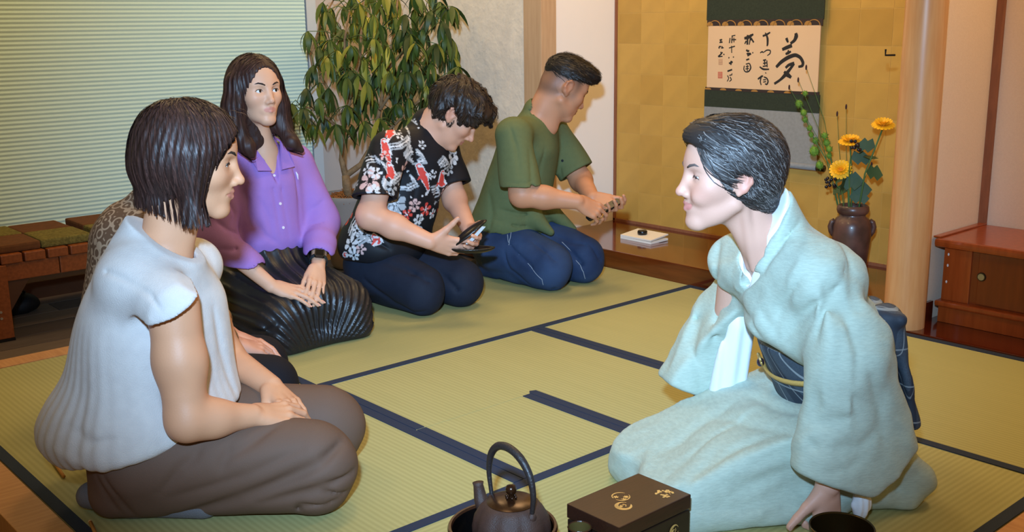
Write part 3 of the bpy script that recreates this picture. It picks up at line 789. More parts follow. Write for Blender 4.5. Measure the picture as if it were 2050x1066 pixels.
    for t in np.linspace(0, 2*np.pi, 40, endpoint=False):
        ring.append(mid+unit(np.cross(K.l, up))*math.cos(t)*-.1445+K.l*math.sin(t)*.159)
    ring = ring+[ring[0]]
    MB().tube(ring, .0095, 6, flat=.45, up=np.array(K.f)).build('sash_cord', mat('ochre_cord', (196,158,84), .7, bump=(400,.3)), T, smooth=True)
    c = hit(o, 1528,718); nrm = o.grad(np.array([c]))[0]; tt = unit(np.cross(up, nrm))
    MB().tube([c+nrm*.008+.014*(math.cos(t)*tt+math.sin(t)*up) for t in np.linspace(0, 6.283, 18)], .0035, 6).build('cord_ring', mat('antique_gold', (190,160,96), .35, metal=.6), T, smooth=True)
    MB().ball(c+nrm*.009+tt*.006-up*.004, (.009,.009,.011), 10, 8).build('cord_bead', mat('dark_bead', (40,28,44), .3), T, smooth=True)
    q = Sdf()
    q.box(K(-.180,0,.385), [.030,.115,.055], Rb, .022, .02); q.box(K(-.226,.01,.285), [.014,.105,.145], np.array([unit(K.dir(1,0,-.26)), K.l, unit(K.dir(.26,0,1))]), .012, .02)
    q.rc(K(-.192,-.11,.415), K(-.192,.11,.415), .020, .020, .015)
    q.warp(lambda P, d: d+f32(.004)*np.sin((P@A3(K.l))*f32(95)+f32(1.5)*np.sin(P[:,2]*f32(30))), .004)
    sdf_part('sash_bow', q, .005, m_obi, T)
    # --- skirt
    k = Sdf()
    for y in (1,-1):
        k.rc(K(-.09,y*.085,.165), K(.315,y*.085,.125), .130, .092, .05)
        k.rc(K(.315,y*.095,.080), K(-.12,y*.085,.055), .078, .060, .05)
    k.el(K(-.13,0,.15), [.125,.175,.14], Rb, .05); k.rc(K(-.07,0,.22), K(-.085,0,.25), .135, .135, .03, flat=1.12, ax=K.l)
    k.rc(K(.02,0,.20), K(.30,0,.15), .09, .07, .06)
    k.rc(K(.36,-.12,.03), K(.34,.15,.03), .045, .045, .05); k.rc(K(.34,.15,.03), K(.02,.19,.02), .05, .045, .05)
    k.rc(K(-.06,.16,.06), K(-.185,.195,.012), .060, .018, .05); k.rc(K(-.16,.15,.11), K(-.23,.17,.06), .055, .035, .04); k.rc(K(-.23,.17,.05), K(-.19,.20,.012), .03, .014, .03)
    k.half(K(0,0,.001), (0,0,-1), .002); k.half(K(-.085,0,.262), up, .01)
    folds(k, [([(1500,790),(1560,815),(1605,830)], .010, .010), ([(1530,765),(1570,792),(1610,806)], .006, .009), ([(1600,870),(1500,850),(1420,830)], .006, .014),
              ([(1590,905),(1480,930),(1390,960)], .005, .018), ([(1600,985),(1530,1005),(1470,1020),(1400,1020)], .008, .012), ([(1480,800),(1400,850),(1330,905)], .005, .014), ([(1520,810),(1450,860),(1350,940)], -.004, .018),
              ([(1600,1000),(1560,1030),(1530,1042)], .006, .010), ([(1770,930),(1790,980),(1800,1030)], .003, .012), ([(1745,960),(1765,990)], .002, .010), ([(1300,900),(1290,950),(1310,975)], -.004, .012), ([(1440,900),(1380,960),(1360,1000)], .006, .012), ([(1560,860),(1470,900),(1400,940)], .007, .010), ([(1600,940),(1530,960),(1450,1000)], .007, .010), ([(1500,830),(1420,880),(1340,950)], .006, .010)], 2.8)
    k.warp(lambda P, d: d+f32(.0028)*wnoise(P, 34, 12)+f32(.0010)*wnoise(P, 140, 15), .004)
    sdf_part('kimono_skirt', k, .0055, m_kim, T, min_z=.001)
    v = Sdf(); v.rc(K(.075,-.13,.36), K(.085,-.17,.18), .040, .048, .03, flat=.5, ax=K.l); v.half(K(0,0,.165), (0,0,-1), .01)
    v.warp(lambda P, d: d+f32(.003)*np.sin((P@A3(K.f))*f32(170)), .003); sdf_part('under_sleeve', v, .005, MATS['white_silk'], T)
    v = Sdf(); v.el(K(-.035,.255,.055), [.022,.018,.034], Rb, .01); v.warp(lambda P, d: d+f32(.002)*np.sin((P@A3(K.f))*f32(400)), .002); sdf_part('under_sleeve', v, .0035, MATS['white_silk'], T)

m_kim = mat('pale_green_crepe', (178,192,176), 0.75, 0.25, noise=(60,0.5), rgb2=(156,168,154), bump=(150,0.22), stretch=(1,1,6), sheen=.1)  # darker streaks paint the shading of the crepe crinkles into the colour
def plaid(name, base, dark, line, sx, sz):
    m = bpy.data.materials.new(name); m.use_nodes = True; N = m.node_tree.nodes; L = m.node_tree.links; b = N['Principled BSDF']; b.inputs['Roughness'].default_value = .7
    tc = N.new('ShaderNodeTexCoord'); mp = N.new('ShaderNodeMapping'); L.new(tc.outputs['Object'], mp.inputs[0]); mp.inputs['Rotation'].default_value = (0, 0, -math.atan2(.475, -.88))
    sep = N.new('ShaderNodeSeparateXYZ'); L.new(mp.outputs[0], sep.inputs[0])
    def band(out, scale, lo, off=0.0):
        a = N.new('ShaderNodeMath'); a.operation = 'MULTIPLY_ADD'; L.new(out, a.inputs[0]); a.inputs[1].default_value = scale; a.inputs[2].default_value = off
        f = N.new('ShaderNodeMath'); f.operation = 'FRACT'; L.new(a.outputs[0], f.inputs[0])
        g = N.new('ShaderNodeMath'); g.operation = 'LESS_THAN'; L.new(f.outputs[0], g.inputs[0]); g.inputs[1].default_value = lo; return g.outputs[0]
    ns = N.new('ShaderNodeTexNoise'); ns.inputs['Scale'].default_value = 300; L.new(tc.outputs['Object'], ns.inputs['Vector'])
    cur = None
    def mixc(fac, a, bb, amt=1.0):
        mx = N.new('ShaderNodeMix'); mx.data_type = 'RGBA'; mm = N.new('ShaderNodeMath'); mm.operation = 'MULTIPLY'; L.new(fac, mm.inputs[0]); mm.inputs[1].default_value = amt; L.new(mm.outputs[0], mx.inputs[0])
        if isinstance(a, tuple): mx.inputs[6].default_value = (*lin(a), 1)
        else: L.new(a, mx.inputs[6])
        mx.inputs[7].default_value = (*lin(bb), 1); return mx.outputs[2]
    cur = mixc(ns.outputs['Fac'], base, dark, .8)
    add = N.new('ShaderNodeMath'); add.operation = 'ADD'; L.new(sep.outputs[0], add.inputs[0]); L.new(sep.outputs[1], add.inputs[1])
    cur = mixc(band(add.outputs[0], sx, .38), cur, dark, .8); cur = mixc(band(add.outputs[0], sx, .045, .3), cur, line, .75)
    cur = mixc(band(add.outputs[0], sx, .03, .75), cur, line, .5); cur = mixc(band(sep.outputs[2], sz, .04, .2), cur, line, .65)
    L.new(cur, b.inputs['Base Color']); return m
m_obi = plaid('blue_grey_plaid_weave', (70,84,96), (30,40,54), (150,158,160), 14, 11)
person_k()

# ------------------------------------------------------------------ the guest in the white blouse
def person_w():
    W = Per((.93,2.28), (.79,-.61)); Rb = np.array([W.f, W.l, [0,0,1]])
    T = thing('person', (.93,2.28,0), 'person in white cap-sleeve blouse and brown trousers kneeling, dark bob haircut, hands on lap', 'person')
    HF = Fr(W(.106,0,.797), unit(np.array([.79,-.61,0])*.985+np.array([.66,.75,0])*.10+np.array([0,0,-.165])), scale=1.06)
    s = Sdf(); head(s, HF, dict(eye=.0040, nose=.003, jaw=.95, ears=3))
    s.rc(HF.p(-.034,0,-.03), W(.025,0,.585), .046, .050, .03); s.rc(HF.p(.008,0,-.085), W(.055,0,.575), .028, .032, .03)
    s.rc(W(-.05,0,.22), W(.01,0,.48), .050, .055, .04); s.rc(W(.03,-.14,.525), W(.03,.14,.525), .050, .050, .05)
    shR, elR, wrR = W(.082,-.165,.515), W(.100,-.200,.262), W(.222,-.125,.238)
    shL, elL, wrL = W(.05,.165,.52), W(.10,.215,.27), W(.235,.075,.235)
    s.chain([shR, (shR+elR)/2, elR], [.055,.052,.043], .03); s.chain([elR, elR*.6+wrR*.4, wrR], [.041,.038,.0265], .03)
    s.chain([shL, elL, wrL], [.052,.042,.027], .03)
    t1 = hand(s, wrR, unit(W.dir(.80,.50,-.18)), unit(W.dir(.15,-.45,1)), 1, curl=[(.35,.45,.3),(.38,.5,.3),(.42,.5,.3),(.45,.55,.35)], spread=.07, thumb=(.55,.35,.2), s=.97)
    hand(s, wrL, unit(W.dir(.55,-.75,-.22)), unit(W.dir(.1,.2,1)), -1, curl=[(.25,.35,.3)]*4, spread=.05, thumb=(.5,.3,.2), s=.97)
    sdf_part('body', s, .0030, m_skin, T, skin_col(HF, (204,148,112), (186,110,98), .15), 1)
    nails(t1[1:4], T)
    eyes(HF, T, s, look=(1,-.05,.05), iris=(30,20,16), browc=(44,34,30))
    # bob
    e = Sdf(); p = HF.p; sc = HF.s
    e.el(p(-.012,0,.034), [.108*sc,.090*sc,.091*sc], HF.R, 0); e.el(p(-.034,0,-.008), [.086*sc,.092*sc,.080*sc], HF.R, .03)
    for y in (1,-1): e.rc(p(.010,y*.068,.02), p(.016,y*.068,-.085), .030*sc, .022*sc, .03)
    e.rc(p(-.055,0,-.03), p(-.046,0,-.090), .058*sc, .046*sc, .03)
    e.el(p(.138,0,-.035), [.098*sc,.120*sc,.122*sc], HF.R, .010, 1)
    e.half(p(0,0,-.098), HF.d(.06,0,-1), .012); e.rc(p(-.02,0,-.075), p(-.01,0,-.20), .050*sc, .052*sc, .008, 1)
    mh = m_hair('dark_brown', (52,33,28), .5)
    e.warp(lambda P, d: d+f32(.0014)*np.sin(np.arctan2((P-A3(HF.o))@A3(HF.R[1]), (P-A3(HF.o))@A3(HF.R[0]))*f32(46)+f32(2)*wnoise(P, 14, 2)), .0016)
    sdf_part('hair', e, .0035, mh, T)
    roots = scalp_roots(e, HF, 3600, lambda L: (L[:,2] > -.045) & (L[:,0] < .10), 5)
    crown = HF.p(-.045,.01,.125)
    def flow(P, t):
        L = HF.loc(P); D = P-crown; D = D/(np.linalg.norm(D, axis=1)[:,None]+1e-6)
        return D*.55*np.clip(1-t*1.3, 0, 1)+np.array([0,0,-1.0])+HF.R[0]*.10
    strands('hair_strands', e, roots, flow, mh, T, 15, .0115, .0012, .0022, 8, .07, lift=.0015, free=lambda P, t: HF.loc(P)[:,2] < -.07, stop=lambda P: HF.loc(P)[:,2] < -.104+.06*np.clip(-HF.loc(P)[:,0], -.05, .1)-.012*np.abs(wnoise(P, 60, 5)))
    r = np.random.RandomState(9); lk = np.array([HF.p(.030+.055*r.rand(), -.012+.024*r.rand(), .118-.010*r.rand()) for _ in range(36)])
    strands('fringe_strands', e, lk, lambda P, t: HF.R[0]*(1-.6*t)+HF.R[2]*(.10-.9*t)+HF.R[1]*0, mh, T, 5, .0065, .0007, .004, 10, .30, free=lambda P, t: HF.loc(P)[:,0] > .07)
    # blouse
    b = Sdf()
    b.rc(W(-.005,0,.52), W(-.045,0,.24), .120, .185, .05, flat=1.10, ax=W.l); b.el(W(-.06,0,.19), [.222,.215,.115], Rb, .05)
    b.el(W(-.035,0,.40), [.125,.16,.14], Rb, .06); b.rc(W(-.02,-.10,.535), W(.03,.0,.575), .07, .07, .04); b.rc(W(-.02,.10,.535), W(.03,.0,.575), .07, .07, .04)
    b.rc(W(-.02,.08,.555), W(.05,.178,.515), .058, .070, .04)
    b.rc(W(.06,.06,.45), W(.075,.06,.25), .085, .085, .06)
    b.rc(W(-.02,0,.60), HF.p(-.04,0,-.075), .062, .053, .02)
    c = W.px(320,628,-.22); c2 = W.px(424,585,-.22); n = np.cross(c2-c, unit(W.dir(.25,-1,-.35))); n = unit(n*np.sign(n@W.dir(0,0,-1)))
    sl = Sdf().rc(W(-.02,-.08,.555), W(.095,-.185,.500), .058, .074, .04); sl.half(c, n, .004); b.sub(sl, .04)
    b.rc(shR*.6+elR*.4, elR, .0585, .056, .004, 1); b.rc(shL*.3+elL*.7, elL, .056, .05, .004, 1)
    hA, hB = W.px(268,440,0), W.px(402,520,0); hn = np.cross(W.l, hB-hA); hn = unit(hn*np.sign(hn@W.dir(1,0,1)))
    b.half(hA, hn, .003); b.rc(HF.p(-.03,0,-.02), W(.04,0,.56), .056, .054, .004, 1)
    hb1, hb2 = W.px(165,945,-.17), W.px(400,888,-.2); hbn = np.cross(hb2-hb1, W.l); hbn = unit(hbn*np.sign(hbn@W.dir(0,0,-1))); b.half(hb1, unit(hbn+W.dir(0,0,-.0)), .02)
    ax0, ax1 = W(-.01,0,.55), W(-.06,0,.15)
    def gathers(P, d):
        z = P[:,2]; q = P-A3(W(-.04,0,0)); th = np.arctan2(q@A3(W.l), q@A3(W.f))
        a = sstep(.485, .40, z)*(.35+.65*sstep(.42,.2,z))*(1-.4*sstep(.2,.1,z))
        back = sstep(-.2, .35, -np.cos(th))*.8+.25
        return d+(a*back*f32(.0018)*np.sin(th*f32(40)+f32(1.8)*wnoise(P*A3((1,1,.35)), 13, 21))+f32(.0062)*a*wnoise(P*A3((1,1,.22)), 42, 22)).astype(f32)
    b.warp(gathers, .011)
    folds(b, [([(200,508),(215,545),(250,560),(300,590),(322,620)], .008, .0035), ([(330,790),(370,860),(440,880)], .012, .010), ([(310,720),(335,800),(375,850)], .010, .010), ([(300,640),(318,720),(330,800)], -.008, .010),
              ([(430,620),(445,700),(470,780)], .008, .008), ([(110,900),(160,925),(250,925),(380,880)], -.006, .016), ([(140,860),(180,890),(240,880)], .006, .012)])
    sdf_part('blouse', b, .0042, m_blouse, T)
    # trousers
    k = Sdf()
    for y in (1,-1):
        k.rc(W(-.03,y*.095,.140), W(.345,y*.115,.128), .112, .088, .05); k.rc(W(.345,y*.118,.085), W(-.10,y*.10,.055), .080, .055, .035)
        k.rc(W(.36,y*.118,.07), W(.38,y*.118,.11), .062, .066, .04)
    k.el(W(-.055,0,.13), [.12,.17,.12], Rb, .04); k.half(W(0,0,.004), (0,0,-1), .006)
    k.rc(W(.12,0,.24), W(.50,0,.21), .020, .028, .03, 1)
    folds(k, [([(690,880),(640,930),(480,1000),(350,1035)], .016, .010), ([(715,940),(650,975),(520,1010)], .010, .008), ([(400,895),(385,920),(360,940),(320,990)], .010, .008), ([(460,890),(450,920),(440,950)], .008, .007), ([(560,850),(500,890),(440,925)], .007, .008),
              ([(600,900),(500,950),(340,1000)], .005, .010), ([(700,985),(640,985),(560,1000)], .008, .006), ([(680,1000),(600,1015),(450,1040)], .008, .006), ([(190,950),(215,1000),(240,1030)], .006, .006), ([(205,950),(235,1000),(270,1035)], .006, .006)])
    k.warp(lambda P, d: d+f32(.0018)*wnoise(P, 30, 31), .002)
    sdf_part('trousers', k, .005, m_trw, T, min_z=.001)
    f = Sdf()
    for y in (1,-1): f.rc(W(-.06,y*.09,.045), W(-.17,y*.06,.035), .042, .030, .02, flat=1.2, ax=W.l); f.rc(W(.10,y*.12,.03), W(-.08,y*.09,.035), .036, .04, .03)
    f.half(W(0,0,.002), (0,0,-1), .003); sdf_part('socks', f, .005, mat('grey_sock', (110,108,112), .9, bump=(500,.4)), T, min_z=.001)
m_blouse = mat('white_cotton_gauze', (206,200,194), 0.85, 0.15, noise=(40,.35), rgb2=(188,182,178), bump=(420,0.25), sheen=.1)
m_trw = mat('taupe_brown_twill', (104,80,66), 0.7, 0.25, noise=(3,.3), rgb2=(94,72,58), bump=(500,.15))
person_w()

# ------------------------------------------------------------------ shared kit for the row of guests
def strokes(sd, base, lst, tint=None):
    """flat print on cloth: lst of (3-D polyline, radius0, radius1, colour)"""
    def fn(V):
        c = np.tile(np.array(lin(base)), (len(V), 1)).astype(f32); P = V.astype(f32)
        for pts, r0, r1, col in lst:
            pts = [A3(p) for p in pts]; cen = sum(pts)/len(pts); R = max(np.linalg.norm(p-cen) for p in pts)+max(r0, r1)+.004
            m = np.nonzero(np.einsum('ij,ij->i', P-cen, P-cen) < R*R)[0]
            if len(m) == 0: continue
            Q = P[m]; best = np.full(len(Q), 9.0, f32); n = len(pts)-1
            for i in range(max(n, 1)):
                a = pts[i]; ba = pts[min(i+1, n)]-a; l2 = float(ba@ba)+1e-12; q = Q-a; t = np.clip((q@ba)/f32(l2), 0, 1); q = q-t[:, None]*ba
                best = np.minimum(best, np.sqrt(np.einsum('ij,ij->i', q, q))-(r0+(r1-r0)*(i+t)/max(n, 1)))
            w = best < 0; c[m[w]] = lin(col)
        return c
    return fn
def flower(c, n, r, col, col2, k=5, a0=0.0):
    n = unit(n); u = unit(np.cross(n, (.3,.2,1))); v = np.cross(n, u); out = []
    for i in range(k):
        a = a0+2*math.pi*i/k; d = math.cos(a)*u+math.sin(a)*v; out.append(([c+d*r*.38, c+d*r*.82], r*.16, r*.33, col))
    for i in range(k):
        a = a0+2*math.pi*i/k; d = math.cos(a)*u+math.sin(a)*v; out.append(([c+d*r*.2, c+d*r*.8], r*.035, r*.02, col2))
    out.append(([c, c+u*.001], r*.15, r*.15, col2)); return out
def seiza_legs(k, hipL, hipR, knL, knR, ftL, ftR, rh=.105, rk=.075, rs=.062, ra=.048, kb=.03):
    for h, n, f in ((hipL,knL,ftL), (hipR,knR,ftR)):
        k.rc(h, n, rh, rk, kb); n2 = np.array([n[0], n[1], rs+.004])*.999; k.rc(n2, f, rs+.006, ra, kb)

# ------------------------------------------------------------------ guest in the purple shirt
def person_p():
    T = thing('person', (1.80,3.33,0), 'person in purple linen shirt and black pleated skirt kneeling, long dark wavy hair, hands crossed', 'person')
    X = np.array([1.0,0,0]); Z = np.array([0,0,1.0]); V = lambda *a: np.array(a, float)
    HF = Fr((1.752,3.268,.866), unit([.03,-1,.03]), scale=.965); HF.o = HF.o+np.array([-.006,0,0])
    s = Sdf(); head(s, HF, dict(eye=.0064, jaw=.98, face_w=1.0, mouth=.0012))
    s.rc(HF.p(-.026,0,-.04), V(1.785,3.34,.665), .043, .046, .03); s.rc(HF.p(.0,0,-.09), V(1.785,3.305,.655), .026, .034, .03)
    s.rc(V(1.80,3.36,.28), V(1.79,3.35,.58), .05, .055, .04); s.rc(V(1.67,3.345,.625), V(1.915,3.355,.615), .040, .040, .05)
    s.rc(V(1.780,3.31,.645), V(1.787,3.30,.56), .040, .042, .04)
    elR, wrR = V(1.575,3.29,.375), V(1.675,3.115,.228); elL, wrL = V(1.985,3.29,.385), V(1.862,3.125,.262)
    s.chain([V(1.64,3.345,.61), elR, wrR], [.044,.036,.0235], .03); s.chain([V(1.945,3.355,.60), elL, wrL], [.044,.036,.0235], .03)
    t1 = hand(s, wrR, unit(V(.10,-.085,-.038)), unit(V(-.25,-.25,1)), 1, curl=[(.18,.22,.15)]*4, spread=.04, thumb=(.35,.25,.2), s=.95)
    hand(s, wrL, unit(V(-.065,-.085,-.062)), unit(V(.35,-.55,.8)), -1, curl=[(.2,.3,.2)]*4, spread=.03, thumb=(.35,.2,.2), s=.95)
    sdf_part('body', s, .0033, m_skin, T, skin_col(HF, (214,166,136), (196,122,112), .15), 1); nails(t1[:4], T)
    eyes(HF, T, s, look=(1,.30,.06), iris=(36,24,18), browc=(48,36,32))
    # watch and ring
    wd = unit(wrL-elL); c = wrL-wd*.030; u = unit(np.cross(wd, (0,0,1))); w = np.cross(u, wd)
    wt = thing('wristwatch', tuple(c), 'black smart watch with square screen on wrist of person in purple shirt', 'watch')
    MB().tube([c+.0305*(math.cos(a)*u+math.sin(a)*w) for a in np.linspace(0, 6.283, 28)], .0085, 6, flat=.25, up=u).build('strap', mat('teal_black_strap', (22,40,44), .6), wt, smooth=True)
    o = unit(np.array([-.35,-.75,.55])-wd*(np.array([-.35,-.75,.55])@wd)); q = np.cross(wd, o); cc = c+o*.032
    MB().prism([cc+a*wd+b*q for a, b in ((-.017,-.013),(-.013,-.017),(.013,-.017),(.017,-.013),(.017,.013),(.013,.017),(-.013,.017),(-.017,.013))], o*.009).build('case', m_black, wt)
    MB().prism([cc+o*.0092+a*wd+b*q for a, b in ((-.013,-.013),(.013,-.013),(.013,.013),(-.013,.013))], o*.0004).build('screen', mat('dark_screen', (10,11,14), .08, .8), wt)
    # hair
    e = Sdf(); p = HF.p; sc = HF.s
    e.el(p(-.012,0,.036), [.104*sc,.086*sc,.093*sc], HF.R, 0); e.el(p(-.040,0,-.02), [.075*sc,.088*sc,.10*sc], HF.R, .03)
    e.el(p(.105,0,-.030), [.080*sc,.066*sc,.118*sc], HF.R, .010, 1)
    e.chain([p(.0,-.082,.03), p(.004,-.094,-.05), p(.012,-.100,-.12), p(.050,-.078,-.185), p(.060,-.070,-.215)], [.026,.030,.030,.022,.010], .03)
    e.chain([p(.0,.078,.03), p(.0,.086,-.05), p(.0,.090,-.12), p(.045,.100,-.185), p(.060,.128,-.215)], [.022,.028,.028,.020,.009], .03)
    e.rc(p(-.05,0,-.06), p(-.05,0,-.16), .07, .055, .04)
    e.warp(lambda P, d: d+f32(.0014)*np.sin(np.arctan2((P-A3(HF.o))@A3(HF.R[1]), (P-A3(HF.o))@A3(HF.R[0]))*f32(40)+P[:,2]*f32(35)), .0014)
    mh = m_hair('chestnut_black', (54,34,30), .42); sdf_part('hair', e, .004, mh, T)
    roots = scalp_roots(e, HF, 2600, lambda L: (L[:,2] > -.02) & ((L[:,0] < .02) | (L[:,2] > .095)), 15)
    def flow(P, t):
        L = HF.loc(P); return np.array([0,0,-1.0])+HF.R[1]*(np.sign(L[:,1]-.012)*np.exp(-(L[:,1]/.05)**2)*1.6*(L[:,2] > .07))[:,None]-HF.R[0]*.25*(L[:,2] > .06)[:,None]
    strands('hair_strands', e, roots, flow, mh, T, 22, .0125, .0013, .0025, 16, .08, lift=.004, wave=lambda P, t, ph: (HF.R[1]*(np.sin(P[:,2]*70+ph*.3)*.0012*t)[:,None]), stop=lambda P: (HF.loc(P)[:,0] > .030) & (np.abs(HF.loc(P)[:,1]) < .066) & (HF.loc(P)[:,2] < .075))
    # shirt
    b = Sdf()
    b.rc(V(1.80,3.36,.36), V(1.79,3.345,.54), .128, .112, .05, flat=1.28, ax=X); b.rc(V(1.66,3.345,.615), V(1.925,3.355,.605), .060, .060, .05)
    b.rc(V(1.785,3.33,.62), V(1.785,3.335,.685), .066, .056, .03)
    for sh, el, cu in ((V(1.65,3.345,.605), elR, elR*.42+wrR*.58), (V(1.935,3.355,.595), elL, elL*.34+wrL*.66)):
        b.rc(sh, el, .062, .064, .03); b.rc(el, cu, .062, .050, .03); d = unit(cu-el); b.rc(cu-d*.045, cu, .058, .056, .006)
        hole = Sdf().rc(cu-d*.02, cu+d*.09, .040, .046); b.rc(cu-d*.015, cu+d*.10, .042, .042, .003, 1); b.rc(cu+d*.056, cu+d*.057, .050, .050, .003, 1) if False else None
    b.half(V(1.80,3.35,.312), (0,.12,-1), .012)
    b.rc(V(1.785,3.34,.70), V(1.785,3.315,.63), .047, .046, .004, 1); b.rc(V(1.783,3.25,.70), V(1.787,3.215,.545), .046, .004, .004, 1); b.rc(V(1.783,3.28,.66), V(1.787,3.235,.555), .030, .004, .004, 1)
    folds(b, [([(540,330),(548,380),(556,430),(562,470)], .004, .004), ([(556,330),(566,390),(574,440),(580,480)], .003, .004), ([(470,340),(495,400),(500,450)], .008, .008), ([(585,330),(600,400),(605,470)], .007, .008), ([(430,440),(455,460),(480,470)], .007, .006),
              ([(440,500),(470,500),(500,490)], .007, .006), ([(625,420),(640,410),(648,400)], .005, .005), ([(620,450),(640,445),(652,440)], .005, .005), ([(455,400),(470,430),(470,480)], .006, .006), ([(510,440),(530,470),(560,490)], .006, .006), ([(520,400),(540,440),(548,480)], .005, .007), ([(465,300),(480,320),(490,350)], .006, .006)])
    b.warp(lambda P, d: d+f32(.0022)*wnoise(P, 42, 41), .002); sdf_part('shirt', b, .0042, m_purple, T)
    # collar flaps, buttons, small embroidered mark
    for y in (-1, 1):
        pts = [V(1.787+y*.050,3.345,.70), V(1.787+y*.052,3.295,.685), V(1.787+y*.018,3.236,.595), V(1.787+y*.068,3.240,.600), V(1.787+y*.078,3.30,.668), V(1.787+y*.072,3.35,.69)]
        MB().prism(pts, (y*.003,-.004,.003)).build('collar', m_purple, T)
    mb = mat('shell_button', (225,215,225), .3)
    for pxy in ((549,352),(561,408),(567,456)):
        c = hit(b, *pxy); n = b.grad(np.array([c]))[0]; MB().tube([c-n*.001, c+n*.002], .0050, 12).build('button', mb, T)
    c = hit(b, 594,352); n = b.grad(np.array([c]))[0]; MB().tube([c+n*.001+V(-.003,0,.014), c+n*.001+V(.002,0,.003), c+n*.001+V(.004,0,-.014)], [.0012,.0035,.0012], 6).build('embroidered_mark', mat('white_thread', (230,225,235), .8), T)
    # pleated skirt
    k = Sdf()
    seiza_legs(k, V(1.89,3.35,.155), V(1.71,3.35,.155), V(1.945,3.115,.120), V(1.70,3.115,.120), V(1.88,3.46,.05), V(1.70,3.46,.05), .118, .092, .080, .06, .06)
    k.rc(V(1.80,3.36,.20), V(1.80,3.36,.32), .155, .118, .03, flat=1.25, ax=X); k.rc(V(1.69,3.07,.035), V(1.975,3.07,.035), .045, .040, .05); k.rc(V(1.80,3.3,.19), V(1.82,3.12,.15), .11, .09, .06)
    k.rc(V(1.62,3.42,.05), V(1.60,3.16,.02), .06, .03, .05); k.rc(V(1.98,3.08,.03), V(2.0,3.35,.03), .035, .04, .05); k.rc(V(1.60,3.50,.06), V(2.0,3.5,.06), .07, .06, .05)
    k.half(V(0,0,.002), (0,0,-1), .003); k.half(V(0,3.36,.335), (0,-.1,1), .006)
    def pleat(P, d):
        th = np.arctan2(P[:,2]+f32(.10), P[:,0]-f32(1.81))
        w = th*f32(64)+f32(1.5)*wnoise(P, 9, 51)
        return d+f32(.0042)*(np.abs(np.sin(w*f32(.5)))*f32(2)-1)*sstep(.0,.03,P[:,2]).astype(f32)
    k.warp(pleat, .0045); folds(k, [([(440,650),(500,670),(545,660)], .012, .010), ([(520,690),(545,665),(560,640)], .010, .008)])
    sdf_part('skirt', k, .0048, mat('black_satin_pleats', (26,26,30), .42, .5), T, min_z=.001)
m_purple = mat('lavender_purple_linen', (158,118,190), 0.8, 0.2, noise=(30,.25), rgb2=(150,110,182), bump=(450,.2))
person_p()

